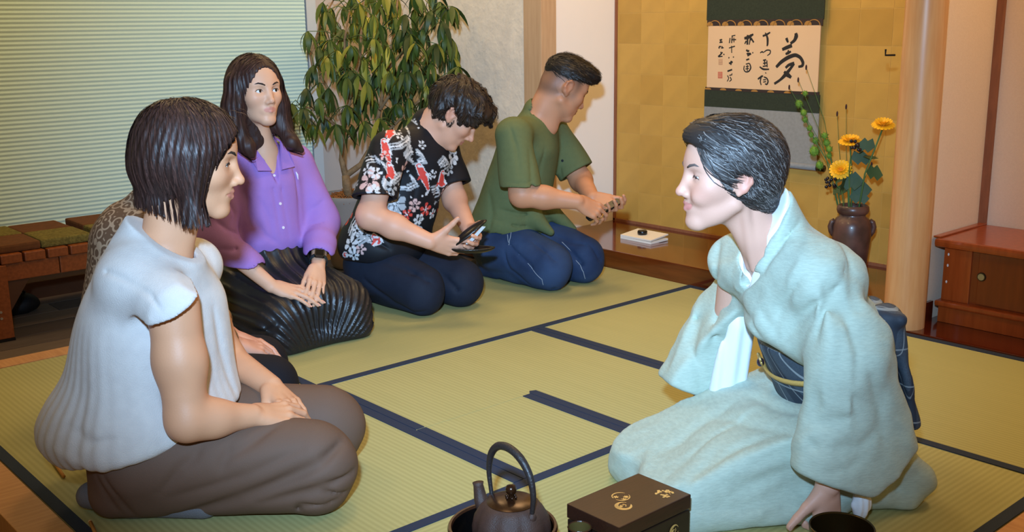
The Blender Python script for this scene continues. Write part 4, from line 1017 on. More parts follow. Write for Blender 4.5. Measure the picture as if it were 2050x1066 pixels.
# ------------------------------------------------------------------ guest in the patterned short-sleeve shirt
def person_h():
    T = thing('person', (2.38,3.35,0), 'person in black shirt printed with red carp and white flowers kneeling, head bowed', 'person')
    V = lambda *a: np.array(a, float); lat = unit([.37,.08,0])
    HF = Fr(dep(912,228,4.03), unit([.72*.76,-.72*.65,-.69]), scale=1.03)
    s = Sdf(); head(s, HF, dict(eye=.003, jaw=1.08, nose=.006, chin=.003))
    nb = V(2.462,3.262,.690)
    s.rc(HF.p(-.040,0,-.02), nb, .054, .058, .04); s.rc(HF.p(-.01,0,-.08), nb+V(.02,-.05,-.03), .036, .040, .03)
    s.rc(V(2.37,3.38,.25), V(2.44,3.29,.55), .05, .055, .04); s.rc(V(2.28,3.22,.625), V(2.55,3.31,.60), .050, .050, .05); s.rc(nb+V(0,-.015,-.02), V(2.452,3.262,.53), .038, .035, .04)
    shR, elR, wrR = V(2.240,3.225,.620), V(2.118,3.175,.402), V(2.262,3.01,.310); shL, elL, wrL = V(2.560,3.315,.595), V(2.560,3.235,.400), V(2.478,3.045,.315)
    s.chain([shR, elR, elR*.6+wrR*.4, wrR], [.054,.046,.043,.029], .03); s.chain([shL, elL, wrL], [.052,.044,.029], .03)
    t1 = hand(s, wrR, unit(V(.105,-.045,-.035)), unit(V(-.25,-.75,-.35)), 1, curl=[(.15,.35,.35),(.2,.4,.4),(.3,.5,.4),(.45,.6,.5)], spread=.08, thumb=(1.0,.05,-.15), s=1.08)
    hand(s, wrL, unit(V(-.06,-.10,-.03)), unit(V(.6,-.3,-.5)), -1, curl=[(.3,.5,.4)]*4, spread=.05, thumb=(.7,.2,.1), s=1.05)
    sdf_part('body', s, .0035, m_skin, T, skin_col(HF, (214,160,132), (190,120,108), .25), 1); nails(t1[4:], T)
    eyes(HF, T, s, look=(1,0,-.1), iris=(50,36,28), browc=(46,32,24))
    e = Sdf(); p = HF.p; sc = HF.s
    e.el(p(-.010,0,.042), [.114*sc,.094*sc,.094*sc], HF.R, 0); e.el(p(.052,0,.075), [.066*sc,.074*sc,.044*sc], HF.R, .03); e.el(p(-.045,0,.0), [.066*sc,.080*sc,.060*sc], HF.R, .03)
    e.el(p(.118,0,-.050), [.078*sc,.130*sc,.108*sc], HF.R, .010, 1)
    for y in (1,-1): e.el(p(-.008,y*.092,-.020), [.030*sc,.030*sc,.040*sc], HF.R, .012, 1)
    e.half(p(-.03,0,-.052), HF.d(.2,0,-1), .012); e.warp(lambda P, d: d+f32(.006)*wnoise(P, 95, 61)+f32(.003)*wnoise(P, 210, 62), .009)
    mh = m_hair('tousled_dark_brown', (48,35,28), .42); sdf_part('hair', e, .0038, mh, T)
    roots = scalp_roots(e, HF, 2400, lambda L: (L[:,2] > -.045) & (L[:,0] < .11), 25)
    cr = HF.p(-.06,0,.12)
    def flow(P, t):
        D = P-cr; D = D/(np.linalg.norm(D, axis=1)[:,None]+1e-6); return D+HF.R[0]*.35-HF.R[2]*.25+np.stack([wnoise(P, 60, 71), wnoise(P, 60, 72), wnoise(P, 60, 73)], 1)*.8
    strands('hair_strands', e, roots, flow, mh, T, 8, .0095, .0013, .004, 26, .35, lift=.012)
    # shirt
    b = Sdf()
    b.rc(V(2.345,3.40,.27), V(2.43,3.295,.565), .152, .124, .05, flat=1.20, ax=lat); b.el(V(2.33,3.40,.23), [.19,.16,.10], None, .05); b.rc(V(2.27,3.23,.630), V(2.55,3.31,.605), .065, .063, .05); b.rc(V(2.44,3.28,.65), nb+V(.005,.012,.012), .070, .064, .03)
    for sh, el, n in ((shR, elR, None), (shL, elL, None)):
        q = Sdf().rc(sh, el, .070, .086, .02); d = unit(el-sh); q.half(sh+(el-sh)*.72, unit(d+(V(.25,0,.05) if el is elR else V(0,0,0))), .004); b.sub(q, .03)
        b.rc(sh+(el-sh)*.45, el+d*.04, .060, .066, .004, 1)
    a0, a1 = hit(b, 843,228), hit(b, 893,330)
    hA = V(*HF.p(-.07,0,-.07)); b.rc(HF.p(-.03,0,-.02), nb+V(0,0,-.01), .062, .060, .004, 1); b.rc(nb+V(.03,-.05,.03), nb+V(.045,-.105,-.13), .050, .006, .004, 1); b.rc(nb+V(.06,-.09,.06), nb+V(.065,-.14,-.09), .050, .010, .004, 1)
    b.half(V(2.33,3.40,.175), V(-.10,.0,-1), .01)
    folds(b, [([(780,300),(775,380),(770,450)], .008, .008), ([(880,340),(872,400),(868,450)], .006, .006), ([(740,300),(760,340),(765,390)], .008, .007), ([(800,440),(830,460),(860,465)], .007, .007), ([(720,460),(745,480),(780,500)], .008, .008), ([(830,300),(835,360),(825,420)], .006, .008)])
    b.warp(lambda P, d: d+f32(.0025)*wnoise(P, 34, 63), .003)
    wh, gr, rd, pk, bk = (214,214,216), (168,172,176), (214,72,62), (214,178,172), (20,22,28); L = []
    def S(pts, r0, r1, col): L.append((hits(b, pts), r0, r1, col))
    def off(pts, dx, dy): return [(x+dx, y+dy) for x, y in pts]
    waves = [[(733,322),(752,318),(770,332),(780,352)], [(776,296),(800,292),(818,280),(815,258),(808,240),(822,236),(832,244)], [(822,292),(812,312),(826,324),(852,322)], [(812,316),(822,304),(840,306),(850,318),(838,326)], [(786,364),(800,352),(824,356),(834,368),(818,376),(800,374)], [(772,360),(768,372),(780,388)], [(745,262),(760,256),(780,252),(800,262)],
             [(880,330),(890,318),(898,326),(888,334)], [(866,380),(876,376),(878,386),(868,390)], [(700,470),(706,450),(712,440)], [(716,486),(730,478),(742,482)]]
    for wv in waves:
        for o in (-5, 0, 5): S(off(wv, o*.5, o), .0046, .0036, gr if o else wh)
    for koi in ([(776,250),(782,266),(778,278)], [(768,282),(774,306),(780,326)], [(778,330),(784,348),(786,360)], [(838,332),(848,352),(858,382)], [(886,346),(884,366),(886,390)], [(822,452),(836,460),(846,468)], [(898,398),(904,392),(908,386)], [(730,290),(727,306),(724,314)], [(748,474),(756,482)], [(692,510),(700,530)]):
        km = koi[len(koi)//2]; S([koi[0], km], .012, .018, wh); S([km, koi[-1]], .018, .006, wh); S([koi[0], km], .009, .0145, rd); S([km, koi[-1]], .0145, .004, rd); S([(km[0]-7,km[1]+2),(km[0]-11,km[1]+8)], .006, .002, rd); S([(km[0]+7,km[1]-2),(km[0]+11,km[1]+4)], .006, .002, wh); S([koi[-1], (koi[-1][0]-4, koi[-1][1]+7)], .003, .007, wh); S([koi[0], (koi[0][0]+9, koi[0][1]+2)], .004, .003, wh)
        S([(koi[0][0]+1, koi[0][1]+3), (koi[0][0]+1.5, koi[0][1]+3)], .003, .003, wh)
    for (x, y, r, c1, c2, k) in ((741,362,.042,pk,bk,6), (790,408,.040,gr,wh,7), (786,376,.026,gr,bk,5), (752,346,.022,wh,bk,6), (748,384,.026,wh,bk,7), (852,420,.026,rd,wh,5), (866,428,.020,wh,rd,5), (712,372,.020,gr,bk,5), (906,312,.034,wh,bk,7), (900,340,.022,gr,bk,5), (722,440,.030,pk,bk,5), (702,490,.030,wh,bk,6), (715,462,.024,wh,bk,6), (880,250,.018,wh,bk,5), (778,424,.022,wh,bk,6), (796,436,.020,wh,bk,6), (760,250,.026,gr,bk,5), (800,272,.018,wh,bk,5), (735,340,.020,wh,bk,5), (770,312,.018,pk,bk,5), (830,412,.024,pk,bk,6), (838,440,.022,wh,bk,6), (866,350,.018,wh,bk,5), (872,402,.022,gr,bk,5), (890,380,.020,pk,bk,5), (815,430,.020,rd,wh,5), (730,470,.024,gr,bk,6), (740,452,.020,rd,wh,5), (708,512,.022,wh,bk,6), (722,500,.020,pk,bk,5), (765,440,.018,gr,bk,5), (845,290,.016,wh,bk,5)):
        c = hit(b, x, y); L += flower(c, b.grad(np.array([c]))[0], r, c1, c2, k, x)
    for x, y in ((795,318),(794,324),(816,343),(823,396),(846,393),(807,446),(797,450),(812,438),(838,256),(800,250),(760,394),(748,492)): S([(x,y),(x+.5,y)], .0042, .0042, wh)
    r = np.random.RandomState(8)
    for i in range(46):                       # the print goes on round the back and the far side
        c = V(2.40,3.34,.2+.45*r.rand())+V(*(r.normal(size=2)*.16), 0); c = snap(b, [c], 0, 8)[0]; n = b.grad(np.array([c]))[0]
        if n@(c-CAMC) > -.1: L += flower(c, n, .02+.02*r.rand(), [wh,gr,rd,pk][r.randint(4)], bk, 5, i)
    sdf_part('shirt', b, .0040, mat('printed_rayon', (20,22,28), .6, .3, attr='col'), T, strokes(b, (20,22,28), L))
    k = Sdf(); seiza_legs(k, V(2.46,3.40,.150), V(2.27,3.40,.150), V(2.500,3.135,.100), V(2.315,3.135,.105), V(2.46,3.50,.045), V(2.28,3.50,.045), .115, .085, .072, .045, .025)
    k.el(V(2.36,3.42,.15), [.17,.12,.13], None, .04); k.half(V(0,0,.002), (0,0,-1), .003)
    folds(k, [([(760,520),(820,545),(880,590)], .007, .008), ([(730,560),(790,610),(850,625)], .012, .008), ([(880,545),(915,580),(912,620)], .010, .008), ([(800,530),(850,560),(890,585)], .005, .006)])
    k.warp(lambda P, d: d+f32(.0025)*wnoise(P, 36, 64), .003); sdf_part('trousers', k, .005, mat('navy_black_cotton', (28,34,48), .75, .2, noise=(40,.3), rgb2=(36,42,58)), T, min_z=.001)
    f = Sdf()
    for x in (2.285, 2.47): f.rc(V(x,3.50,.045), V(x,3.585,.030), .038, .028, .02, flat=1.15, ax=V(1,0,0)); f.rc(V(x,3.44,.045), V(x,3.50,.045), .036, .038, .02)
    f.half(V(0,0,.004), (0,0,-1), .003); sdf_part('socks', f, .0045, mat('dark_navy_sock', (30,32,42), .9), T, min_z=.003)
    # camera-like black case held open
    c = V(2.372,2.945,.268); ct = thing('glasses_case', tuple(c), 'open black clamshell case held in the hands of the person in carp shirt', 'case')
    fx = unit(V(.80,-.55,.0)); fy = unit(V(-.55,-.80,0)); fz = V(0,0,1)
    def shell(o, ax, ay, az, nm):
        sd = Sdf(); Rr = np.array([ax, ay, az]); sd.el(o, [.082,.036,.022], Rr, 0); sd.half(o, az, .003); sd.el(o+az*.008, [.072,.030,.022], Rr, .002, 1); sdf_part(nm, sd, .003, m_black, ct)
    shell(c+fx*.03+fz*.012, fx, fy, fz, 'lower_shell')
    ux = unit(fx*.80+fz*.60); shell(c+fx*.02-fy*.012+fz*.060, ux, fy, unit(np.cross(ux, fy))*np.sign(np.cross(ux, fy)@fz)*-1, 'upper_shell')
    MB().prism([c+fx*a+ux*0+fz*z_+fy*.02 for a, z_ in ((.0,.030),(.018,.030),(.075,.092),(.062,.094))], fy*.004).build('lens_cloth', mat('pale_cloth', (190,200,205), .8), ct)
person_h()

# ------------------------------------------------------------------ guest in the olive shirt and jeans
def person_g():
    T = thing('person', (2.97,3.3,0), 'person in olive green short-sleeve shirt and blue jeans kneeling beside the alcove', 'person')
    V = lambda *a: np.array(a, float); lat = unit([.40,.17,0]); fw = unit([.17*1.0,-.40,0])
    HF = Fr((3.075,3.145,.815), unit([.789,-.36,-.50]), up=(.10,0,1), scale=1.03)
    s = Sdf(); head(s, HF, dict(eye=.004, jaw=1.08, face_w=1.03, nose=.001))
    nb = V(2.995,3.215,.690)
    s.rc(HF.p(-.042,0,-.02), nb, .055, .058, .04); s.rc(HF.p(-.012,0,-.065), nb+V(.025,-.035,-.03), .036, .040, .025)
    s.rc(V(2.97,3.33,.25), V(2.98,3.25,.56), .05, .055, .04); s.rc(V(2.82,3.16,.640), V(3.13,3.29,.625), .050, .050, .05)
    shR, elR, wrR = V(2.795,3.150,.638), V(2.772,3.075,.415), V(2.930,2.925,.385); shL, elL, wrL = V(3.155,3.30,.622), V(3.200,3.17,.415), V(3.085,2.99,.372)
    s.chain([shR, elR, elR*.6+wrR*.4, wrR], [.054,.047,.043,.030], .03); s.chain([shL, elL, wrL], [.052,.045,.030], .03)
    t1 = hand(s, wrR, unit(V(.085,-.045,-.05)), unit(V(-.35,-.55,.55)), 1, curl=[(.35,.55,.4),(.45,.7,.5),(.55,.8,.5),(.6,.8,.5)], spread=.05, thumb=(.5,.35,.2), s=1.05)
    t2 = hand(s, wrL, unit(V(.02,-.105,-.035)), unit(V(.45,-.1,-.75)), -1, curl=[(.5,.8,.5),(.55,.85,.5),(.6,.9,.5),(.65,.9,.5)], spread=.05, thumb=(.55,-.1,.1), s=1.05)
    def fade(Vv, L, c):
        x, y, z = L.T; m = sstep(.055, .020, x)*sstep(-.065, -.02, z+.25*np.clip(x, -1, .05)*-1)*sstep(.12, .02, -x*.0)*(1-np.exp(-(((x+.012)/.030)**2+((z+.006)/.036)**2))*(np.abs(y) > .06))
        m = np.clip(m*(.62+.30*sstep(-.02,.05,z)), 0, 1)[:, None]; return c*(1-m)+np.array(lin((56,46,42)))*m
    sdf_part('body', s, .0036, m_skin, T, skin_col(HF, (196,138,104), (170,104,88), .18, fade), 1)
    eyes(HF, T, s, look=(1,0,-.1), iris=(36,24,18), browc=(30,24,22))
    # ring
    e = Sdf(); p = HF.p; sc = HF.s
    e.el(p(-.010,0,.053), [.100*sc,.0775*sc,.077*sc], HF.R, 0); e.el(p(.052,0,.094), [.047*sc,.058*sc,.029*sc], HF.R, .03); e.el(p(.082,0,.098), [.022*sc,.042*sc,.020*sc], HF.R, .02)
    e.half(p(0,0,.026), HF.d(.42,0,-1), .012); e.warp(lambda P, d_: d_+f32(.0022)*wnoise(P, 120, 87), .0025); e.el(p(.125,0,-.01), [.065*sc,.10*sc,.062*sc], HF.R, .01, 1)
    mh = m_hair('brown_black_short', (34,27,23), .42); sdf_part('hair', e, .0038, mh, T)
    roots = scalp_roots(e, HF, 2000, lambda L: (L[:,2] > .030) & (L[:,0] < .12), 35)
    strands('hair_strands', e, roots, lambda P, t: HF.R[0]*1.0-HF.R[1]*.35+HF.R[2]*.25*(1-2*t), mh, T, 9, .0095, .0012, .0025, 36, .30, lift=.018)
    r = np.random.RandomState(3)
    b = Sdf()
    b.rc(V(2.955,3.345,.29), V(2.975,3.255,.565), .150, .126, .05, flat=1.18, ax=lat); b.rc(V(2.815,3.16,.645), V(3.135,3.30,.632), .064, .062, .05); b.rc(nb+V(-.01,.03,-.05), nb+V(.004,.012,.028), .076, .062, .03)
    b.el(V(2.95,3.35,.24), [.165,.16,.08], None, .05)
    for sh, el in ((shR, elR), (shL, elL)):
        q = Sdf().rc(sh, el, .070, .082, .02); d = unit(el-sh); q.half(sh+(el-sh)*.83, d if el is not elR else unit(V(0.02,.0,-1)), .004); b.sub(q, .03)
        b.rc(sh+(el-sh)*.5, el+d*.05, .061, .067, .004, 1)
    b.rc(HF.p(-.04,0,-.01), nb+V(0,0,.0), .060, .059, .004, 1); b.rc(nb+V(.045,-.06,.07), nb+V(.04,-.085,-.02), .052, .010, .004, 1)
    def hem(P, d):      # curved shirt-tail hem
        q = (P-A3((2.955,3.33,0)))@A3(fw); ll = (P-A3((2.955,3.33,0)))@A3(lat)
        z = f32(.195)-f32(.055)*np.exp(-((ll-f32(.055))/f32(.055))**2)*(q > 0)-f32(.04)*np.exp(-((ll+f32(.055))/f32(.05))**2)*(q > 0)+f32(.035)*np.exp(-(q/f32(.06))**2)
        return np.maximum(d, z-P[:,2])
    b.disp.append((hem, None, 0))
    tail = Sdf()
    for a, c in ((V(3.055,3.21,.30), V(3.13,3.15,.215)), (V(2.945,3.19,.28), V(2.985,3.135,.225))): b.rc(a, c, .040, .016, .02)
    folds(b, [([(1060,300),(1065,370),(1075,430)], .007, .007), ([(1123,270),(1124,350),(1128,440)], .004, .004), ([(1000,420),(1040,430),(1090,425)], .008, .007), ([(990,440),(1040,455),(1100,440)], .007, .007), ([(1020,250),(1035,300),(1040,350)], .006, .007), ([(1090,300),(1080,350),(1060,365)], .007, .006), ([(1010,365),(1040,368),(1058,366)], .003, .003), ([(980,390),(985,430),(980,460)], .007, .008)])
    b.warp(lambda P, d: d+f32(.0025)*wnoise(P, 34, 83), .003); sdf_part('shirt', b, .0046, mat('olive_green_linen', (98,106,70), .85, .15, noise=(60,.3), rgb2=(88,96,62), bump=(400,.2)), T)
    for pxy in ((1126,322),(1126,368)):
        c = hit(b, *pxy); n = b.grad(np.array([c]))[0]; MB().tube([c-n*.001, c+n*.0025], .0055, 12).build('button', m_black, T)
    k = Sdf(); seiza_legs(k, V(3.06,3.32,.165), V(2.88,3.34,.165), V(3.115,3.075,.108), V(2.925,3.075,.110), V(3.07,3.42,.055), V(2.90,3.43,.055), .122, .090, .078, .062, .022)
    k.el(V(2.955,3.36,.16), [.17,.11,.13], None, .04); k.half(V(0,0,.002), (0,0,-1), .003)
    folds(k, [([(1000,470),(1060,530),(1110,580)], .006, .006), ([(1060,480),(1110,520),(1145,560)], .006, .007), ([(1000,560),(1060,575),(1110,578)], .010, .008), ([(1140,500),(1165,530),(1160,570)], .012, .008), ([(1180,490),(1200,520),(1215,560)], .005, .007), ([(1010,500),(1020,540),(1060,570)], .007, .007), ([(1110,470),(1140,485),(1170,490)], .007, .006)])
    k.warp(lambda P, d: d+f32(.0025)*wnoise(P, 36, 84), .003)
    sdf_part('jeans', k, .005, mat('blue_denim', (50,70,102), .8, .2, noise=(6,.9), rgb2=(32,46,74), bump=(500,.25)), T, min_z=.001)
    ms = mat('pale_stitching', (150,160,170), .8)
    for pts in ([(1016,470),(1020,490),(1055,525),(1085,560),(1088,572)], [(1125,485),(1150,510),(1168,545),(1172,560)], [(1026,452),(1022,475),(1019,492)]):
        H = snap(k, hits(k, pts), .0002); Q = []
        for a, c in zip(H[:-1], H[1:]): Q += [a+(c-a)*t for t in np.linspace(0, 1, 8, endpoint=False)]
        MB().tube(list(snap(k, np.array(Q), .0002)), .0013, 5).build('stitching', ms, T)
    f = Sdf()
    for x in (2.905, 3.075): f.rc(V(x,3.43,.05), V(x+.01,3.535,.032), .042, .030, .02, flat=1.15, ax=V(1,0,0))
    f.half(V(0,0,.004), (0,0,-1), .003); sdf_part('socks', f, .0045, mat('black_sock', (24,24,26), .9), T, min_z=.003)
    # phone-like black device
    c = V(3.055,2.895,.338); dx = unit(V(.115,-.03,.045)); dy = unit(np.cross(V(-.2,-.5,1), dx)); dz = np.cross(dx, dy)
    pt = thing('handheld_device', tuple(c), 'black slim handheld device gripped in both hands of person in olive shirt', 'device')
    MB().prism([c+a*dx+q*dy for a, q in ((-.085,-.010),(-.080,-.016),(.070,-.016),(.078,-.010),(.078,.010),(.070,.016),(-.080,.016),(-.085,.010))], dz*.013).build('casing', m_black, pt)
    MB().tube([c+dz*.0135+dx*.045, c+dz*.0145+dx*.062], .005, 8).build('button', mat('grey_plastic', (90,95,98), .3), pt)
    MB().tube([wrR+unit(V(.085,-.045,-.05))*.105+V(-.004,-.012,-.012)+.0105*(math.cos(a)*unit(V(.4,.6,.3))+math.sin(a)*unit(V(.3,-.5,.6))) for a in np.linspace(0, 6.28, 16)], .0016, 6).build('finger_ring', mat('gold_ring', (210,170,90), .25, metal=.9), T, smooth=True)
person_g()

# ------------------------------------------------------------------ guest half hidden behind the white blouse
def person_h2():
    U = Per((1.08,2.745), (.93,-.37)); Rb = np.array([U.f, U.l, [0,0,1]])
    T = thing('person', (1.08,2.745,0), 'person in brown lace top and dark trousers mostly hidden behind the white blouse', 'person')
    HF = Fr(U(.135,-.03,.705), unit([.93,-.37,-.15]), scale=.98)
    s = Sdf(); head(s, HF, {}); s.rc(HF.p(-.03,0,-.03), U(.06,0,.58), .045, .05, .03)
    s.rc(U(-.01,0,.25), U(.03,0,.50), .05, .055, .04); s.rc(U(.05,-.12,.54), U(.05,.12,.54), .045, .045, .05)
    wR, wL = U(.23,-.07,.232), U(.235,.075,.215)
    s.chain([U(.06,-.15,.53), U(.12,-.20,.31), wR], [.045,.037,.024], .03); s.chain([U(.06,.15,.53), U(.12,.21,.30), wL], [.045,.037,.024], .03)
    t1 = hand(s, wR, unit(U.dir(.75,.35,-.35)), unit(U.dir(.3,-.2,1)), 1, curl=[(.3,.4,.3)]*4, spread=.05, thumb=(.5,.3,.2), s=.95)
    t2 = hand(s, wL, unit(U.dir(.85,-.35,-.28)), unit(U.dir(.3,.1,1)), -1, curl=[(.3,.35,.3)]*4, spread=.05, thumb=(.4,.3,.2), s=.95)
    sdf_part('body', s, .0042, m_skin, T, skin_col(HF, (206,150,124)), 1); nails(t2[:4], T, (52,46,110)); eyes(HF, T, s)
    e = Sdf(); p = HF.p; e.el(p(-.012,0,.034), [.104,.086,.088], HF.R, 0); e.el(p(-.04,0,-.03), [.07,.075,.07], HF.R, .03); e.el(p(.12,0,-.035), [.092,.12,.118], HF.R, .01, 1)
    mh = m_hair('brown', (60,40,26), .4); sdf_part('hair', e, .005, mh, T)
    strands('hair_strands', e, scalp_roots(e, HF, 500, lambda L: (L[:,2] > -.03) & (L[:,0] < .09), 45), lambda P, t: np.tile([0,0,-1.0], (len(P),1)), mh, T, 9, .011, .0013, .002, 46, .1)
    b = Sdf(); b.rc(U(-.015,0,.26), U(.01,0,.51), .155, .128, .05, flat=1.15, ax=U.l); b.rc(U(.045,-.14,.545), U(.045,.14,.545), .066, .066, .05); b.rc(U(.03,0,.58), U(.04,0,.62), .065, .055, .02)
    for y in (1,-1): b.rc(U(.055,y*.15,.54), U(.115,y*.20,.33), .060, .058, .03); b.rc(U(.115,y*.20,.33), U(.20,y*.11,.255), .055, .042, .03)
    b.rc(HF.p(-.03,0,-.02), U(.06,0,.58), .052, .052, .004, 1); b.warp(lambda P, d: d+f32(.003)*wnoise(P, 36, 92), .003)
    m = bpy.data.materials.new('brown_lace'); m.use_nodes = True; N = m.node_tree.nodes; L = m.node_tree.links; bs = N['Principled BSDF']; bs.inputs['Roughness'].default_value = .8
    tc = N.new('ShaderNodeTexCoord'); vo = N.new('ShaderNodeTexVoronoi'); vo.inputs['Scale'].default_value = 34; L.new(tc.outputs['Object'], vo.inputs['Vector'])
    w = N.new('ShaderNodeMath'); w.operation = 'MULTIPLY'; L.new(vo.outputs['Distance'], w.inputs[0]); w.inputs[1].default_value = 16
    sn = N.new('ShaderNodeMath'); sn.operation = 'SINE'; L.new(w.outputs[0], sn.inputs[0]); gt = N.new('ShaderNodeMapRange'); L.new(sn.outputs[0], gt.inputs[0]); gt.inputs[1].default_value = .1; gt.inputs[2].default_value = .6
    mx = N.new('ShaderNodeMix'); mx.data_type = 'RGBA'; L.new(gt.outputs[0], mx.inputs[0]); mx.inputs[6].default_value = (*lin((96,70,50)), 1); mx.inputs[7].default_value = (*lin((164,138,112)), 1); L.new(mx.outputs[2], bs.inputs['Base Color'])
    sdf_part('lace_top', b, .006, m, T)
    k = Sdf(); seiza_legs(k, U(-.02,.10,.145), U(-.02,-.09,.145), U(.315,.10,.115), U(.315,-.10,.115), U(-.12,.09,.05), U(-.12,-.09,.05), .110, .080, .068, .048, .025)
    k.el(U(-.04,0,.14), [.12,.16,.12], Rb, .04); k.half(U(0,0,.002), (0,0,-1), .003); sdf_part('trousers', k, .0055, mat('black_jersey', (22,22,28), .8, .2), T, min_z=.001)
person_h2()

# ================================================================== things in the room
# ------------------------------------------------------------------ slatted benches with patchwork cushions
m_bench = mat('red_brown_bench_wood', (138,74,34), .4, .4, noise=(8,.7), rgb2=(112,56,22), stretch=(10,1,10))
m_moss = mat('moss_green_weave', (124,112,58), .95, .1, noise=(90,.8), rgb2=(90,80,40), bump=(200,.5)); m_cbr = mat('brown_cushion_cloth', (104,66,38), .9, .15, noise=(50,.4))
x0, x1, y0, y1, zt = .538, 2.36, 4.245, 4.73, .237
t = thing('bench', (1.4, 4.26, FZ), 'low red-brown slatted bench with bolted legs below the blind', 'bench')
sl = MB().box((0,y0,zt-.036),(.078,y1,zt), bev=.004).mesh('slat', m_bench)
for i in range(int((x1-x0)/.0872)): inst(sl, 'slat', (x0+i*.0872,0,0), t)
for y in (y0+.012, y1-.05):
    for xa, xb in ((x0, 1.364), (1.368, x1)): MB().box((xa,y,zt-.105),(xb,y+.035,zt-.038), bev=.003).build('apron', m_bench, t)
for x in (x0+.02, 1.078, x1-.12):
    for y in (y0-.004, y1-.075):
        o = MB().box((x,y,FZ+.012),(x+.085,y+.06,zt-.038), bev=.003).build('leg', m_bench, t); MB().box((x,y,FZ),(x+.087,y+.062,FZ+.012)).build('foot_pad', m_black, o)
        if y < 4.3:
            for z in (.165, .02, -.005): MB().tube([(x+.045,y-.004,z),(x+.045,y+.004,z)], .010 if z > .1 else .005, 10).build('bolt_head', mat('bolt_steel', (190,190,185), .3, metal=.8), o)
MB().prism([(1.165,y0+.02,zt-.105),(1.25,y0+.02,zt-.105),(1.165,y0+.02,zt-.23)], (0,.03,0)).build('brace', m_brown, t)
def cushion(xa, n, label, ph):
    c = thing('seat_cushion', (xa, 4.27, zt), label, 'cushion', 'patchwork cushions on the bench'); w = .2; h = .215
    for i in range(n):
        for j in range(2):
            MB().box((xa+w*i, y0+.03+h*j, zt+.001),(xa+w*(i+1)-.001, y0+.03+h*(j+1)-.001, zt+.033+(.002 if (i+j) % 2 else 0)), bev=.009).build('patch', m_moss if (i+j+ph) % 2 == 0 else m_cbr, c)
cushion(.71, 4, 'moss and brown patchwork cushion on bench, next to bolted leg', 1)
cushion(1.55, 4, 'moss and brown patchwork cushion partly hidden behind the lace top', 0)
s = Sdf(); c = atz(48,628,FZ); s.el(c+np.array([0,.03,.035]), [.075,.055,.05], None, 0); s.el(c+np.array([-.05,.03,.05]), [.05,.05,.06], None, .03); s.half((0,0,FZ+.001), (0,0,-1), .004); s.warp(lambda P, d: d+f32(.004)*wnoise(P, 60, 3), .004)
t = thing('cloth_bag', tuple(c), 'black soft bag on the floor under the bench', 'bag'); sdf_part('fabric', s, .006, mat('black_nylon', (14,14,16), .6), t, min_z=FZ+.001); MB().tube([c+np.array([-.05,.02,.09]), c+np.array([-.02,.02,.12]), c+np.array([.02,.02,.085])], .006, 6).build('strap', MATS['black_nylon'], t, smooth=True)

# ------------------------------------------------------------------ low cabinet in the side bay
t = thing('low_cabinet', (3.75,1.2,.006), 'low orange-brown wooden cabinet with sliding door and round metal pull', 'cabinet')
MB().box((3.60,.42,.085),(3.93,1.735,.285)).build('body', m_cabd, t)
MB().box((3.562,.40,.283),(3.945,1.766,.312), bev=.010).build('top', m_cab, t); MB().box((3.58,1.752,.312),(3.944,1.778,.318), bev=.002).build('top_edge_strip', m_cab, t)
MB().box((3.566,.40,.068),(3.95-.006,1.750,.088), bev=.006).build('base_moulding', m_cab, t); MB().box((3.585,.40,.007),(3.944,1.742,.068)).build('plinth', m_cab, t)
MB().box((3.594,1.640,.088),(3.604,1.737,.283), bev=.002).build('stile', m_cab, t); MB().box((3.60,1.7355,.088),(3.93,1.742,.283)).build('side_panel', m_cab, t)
for z in (.255,.215,.155): MB().ball(atx(1899,482+(.262-z)*480,3.60)*0+np.array([3.5935,1.724,z]), (.0015,.0035,.0055), 8, 6).build('white_spot', mat('off_white', (215,210,205), .2), t)  # small white spots down the stile
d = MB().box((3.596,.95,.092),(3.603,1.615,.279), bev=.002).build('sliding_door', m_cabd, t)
c = atx(1965,555,3.595); MB().tube([c+np.array([.001,0,0]), c-np.array([.004,0,0])], [.016,.0145], 24).build('finger_pull_rim', mat('dark_bronze', (70,62,46), .35, metal=.7), d); MB().tube([c-np.array([.0038,0,0]), c-np.array([.0048,0,0])], .0115, 24).build('finger_pull', mat('silver_green_metal', (168,166,140), .25, metal=.7), d)

# ------------------------------------------------------------------ hanging scroll
t = thing('hanging_scroll', (3.92,2.79,.47), 'hanging scroll with brush calligraphy on cream paper and dark green mounting', 'scroll')
m_gr = mat('dark_green_brocade', (52,58,44), .8, .2, noise=(120,.5), rgb2=(40,46,36)); m_gre = mat('grey_green_cloth', (146,144,138), .85, .15, noise=(80,.2)); m_pap = mat('cream_calligraphy_paper', (222,184,142), .85, .15, noise=(5,.25), rgb2=(212,172,128))
ya, yb, X = 2.487, 3.090, 3.922
MB().box((X,ya,1.076),(X+.004,yb,1.62)).build('upper_mounting', m_gr, t); MB().box((X,ya,.690),(X+.004,yb,.767)).build('lower_mounting', m_gr, t)
MB().box((X+.0005,ya,.47),(X+.0045,yb,.690)).build('lower_cloth', m_gre, t)
for z0, z1 in ((1.050,1.078), (.765,.779)):
    o = MB().box((X-.0006,ya+.004,z0),(X+.0035,yb-.004,z1)).build('brocade_strip', mat('dark_brown_brocade', (48,34,30), .7), t)
    for i in range(7):
        y = ya+.045+i*.085; pts = [(X-.0010, y+.03*math.cos(a), z0+(z1-z0)*.85*max(0, math.sin(a))) for a in np.linspace(0, math.pi, 12)]
        if z1 > 1: MB().tube(pts, .0022, 5).build('gold_motif', mat('gold_brocade_thread', (176,126,62), .5, metal=.2), o)
        MB().prism([(X-.0012, y+.028+.018*math.cos(a), z0+.003+(z1-z0)*.6*math.sin(a)*(1 if math.sin(a) > 0 else .1)) for a in np.linspace(0, 2*math.pi, 12, endpoint=False)], (.0006,0,0)).build('gold_motif', mat('gold_brocade_thread', (176,126,62), .5), o)
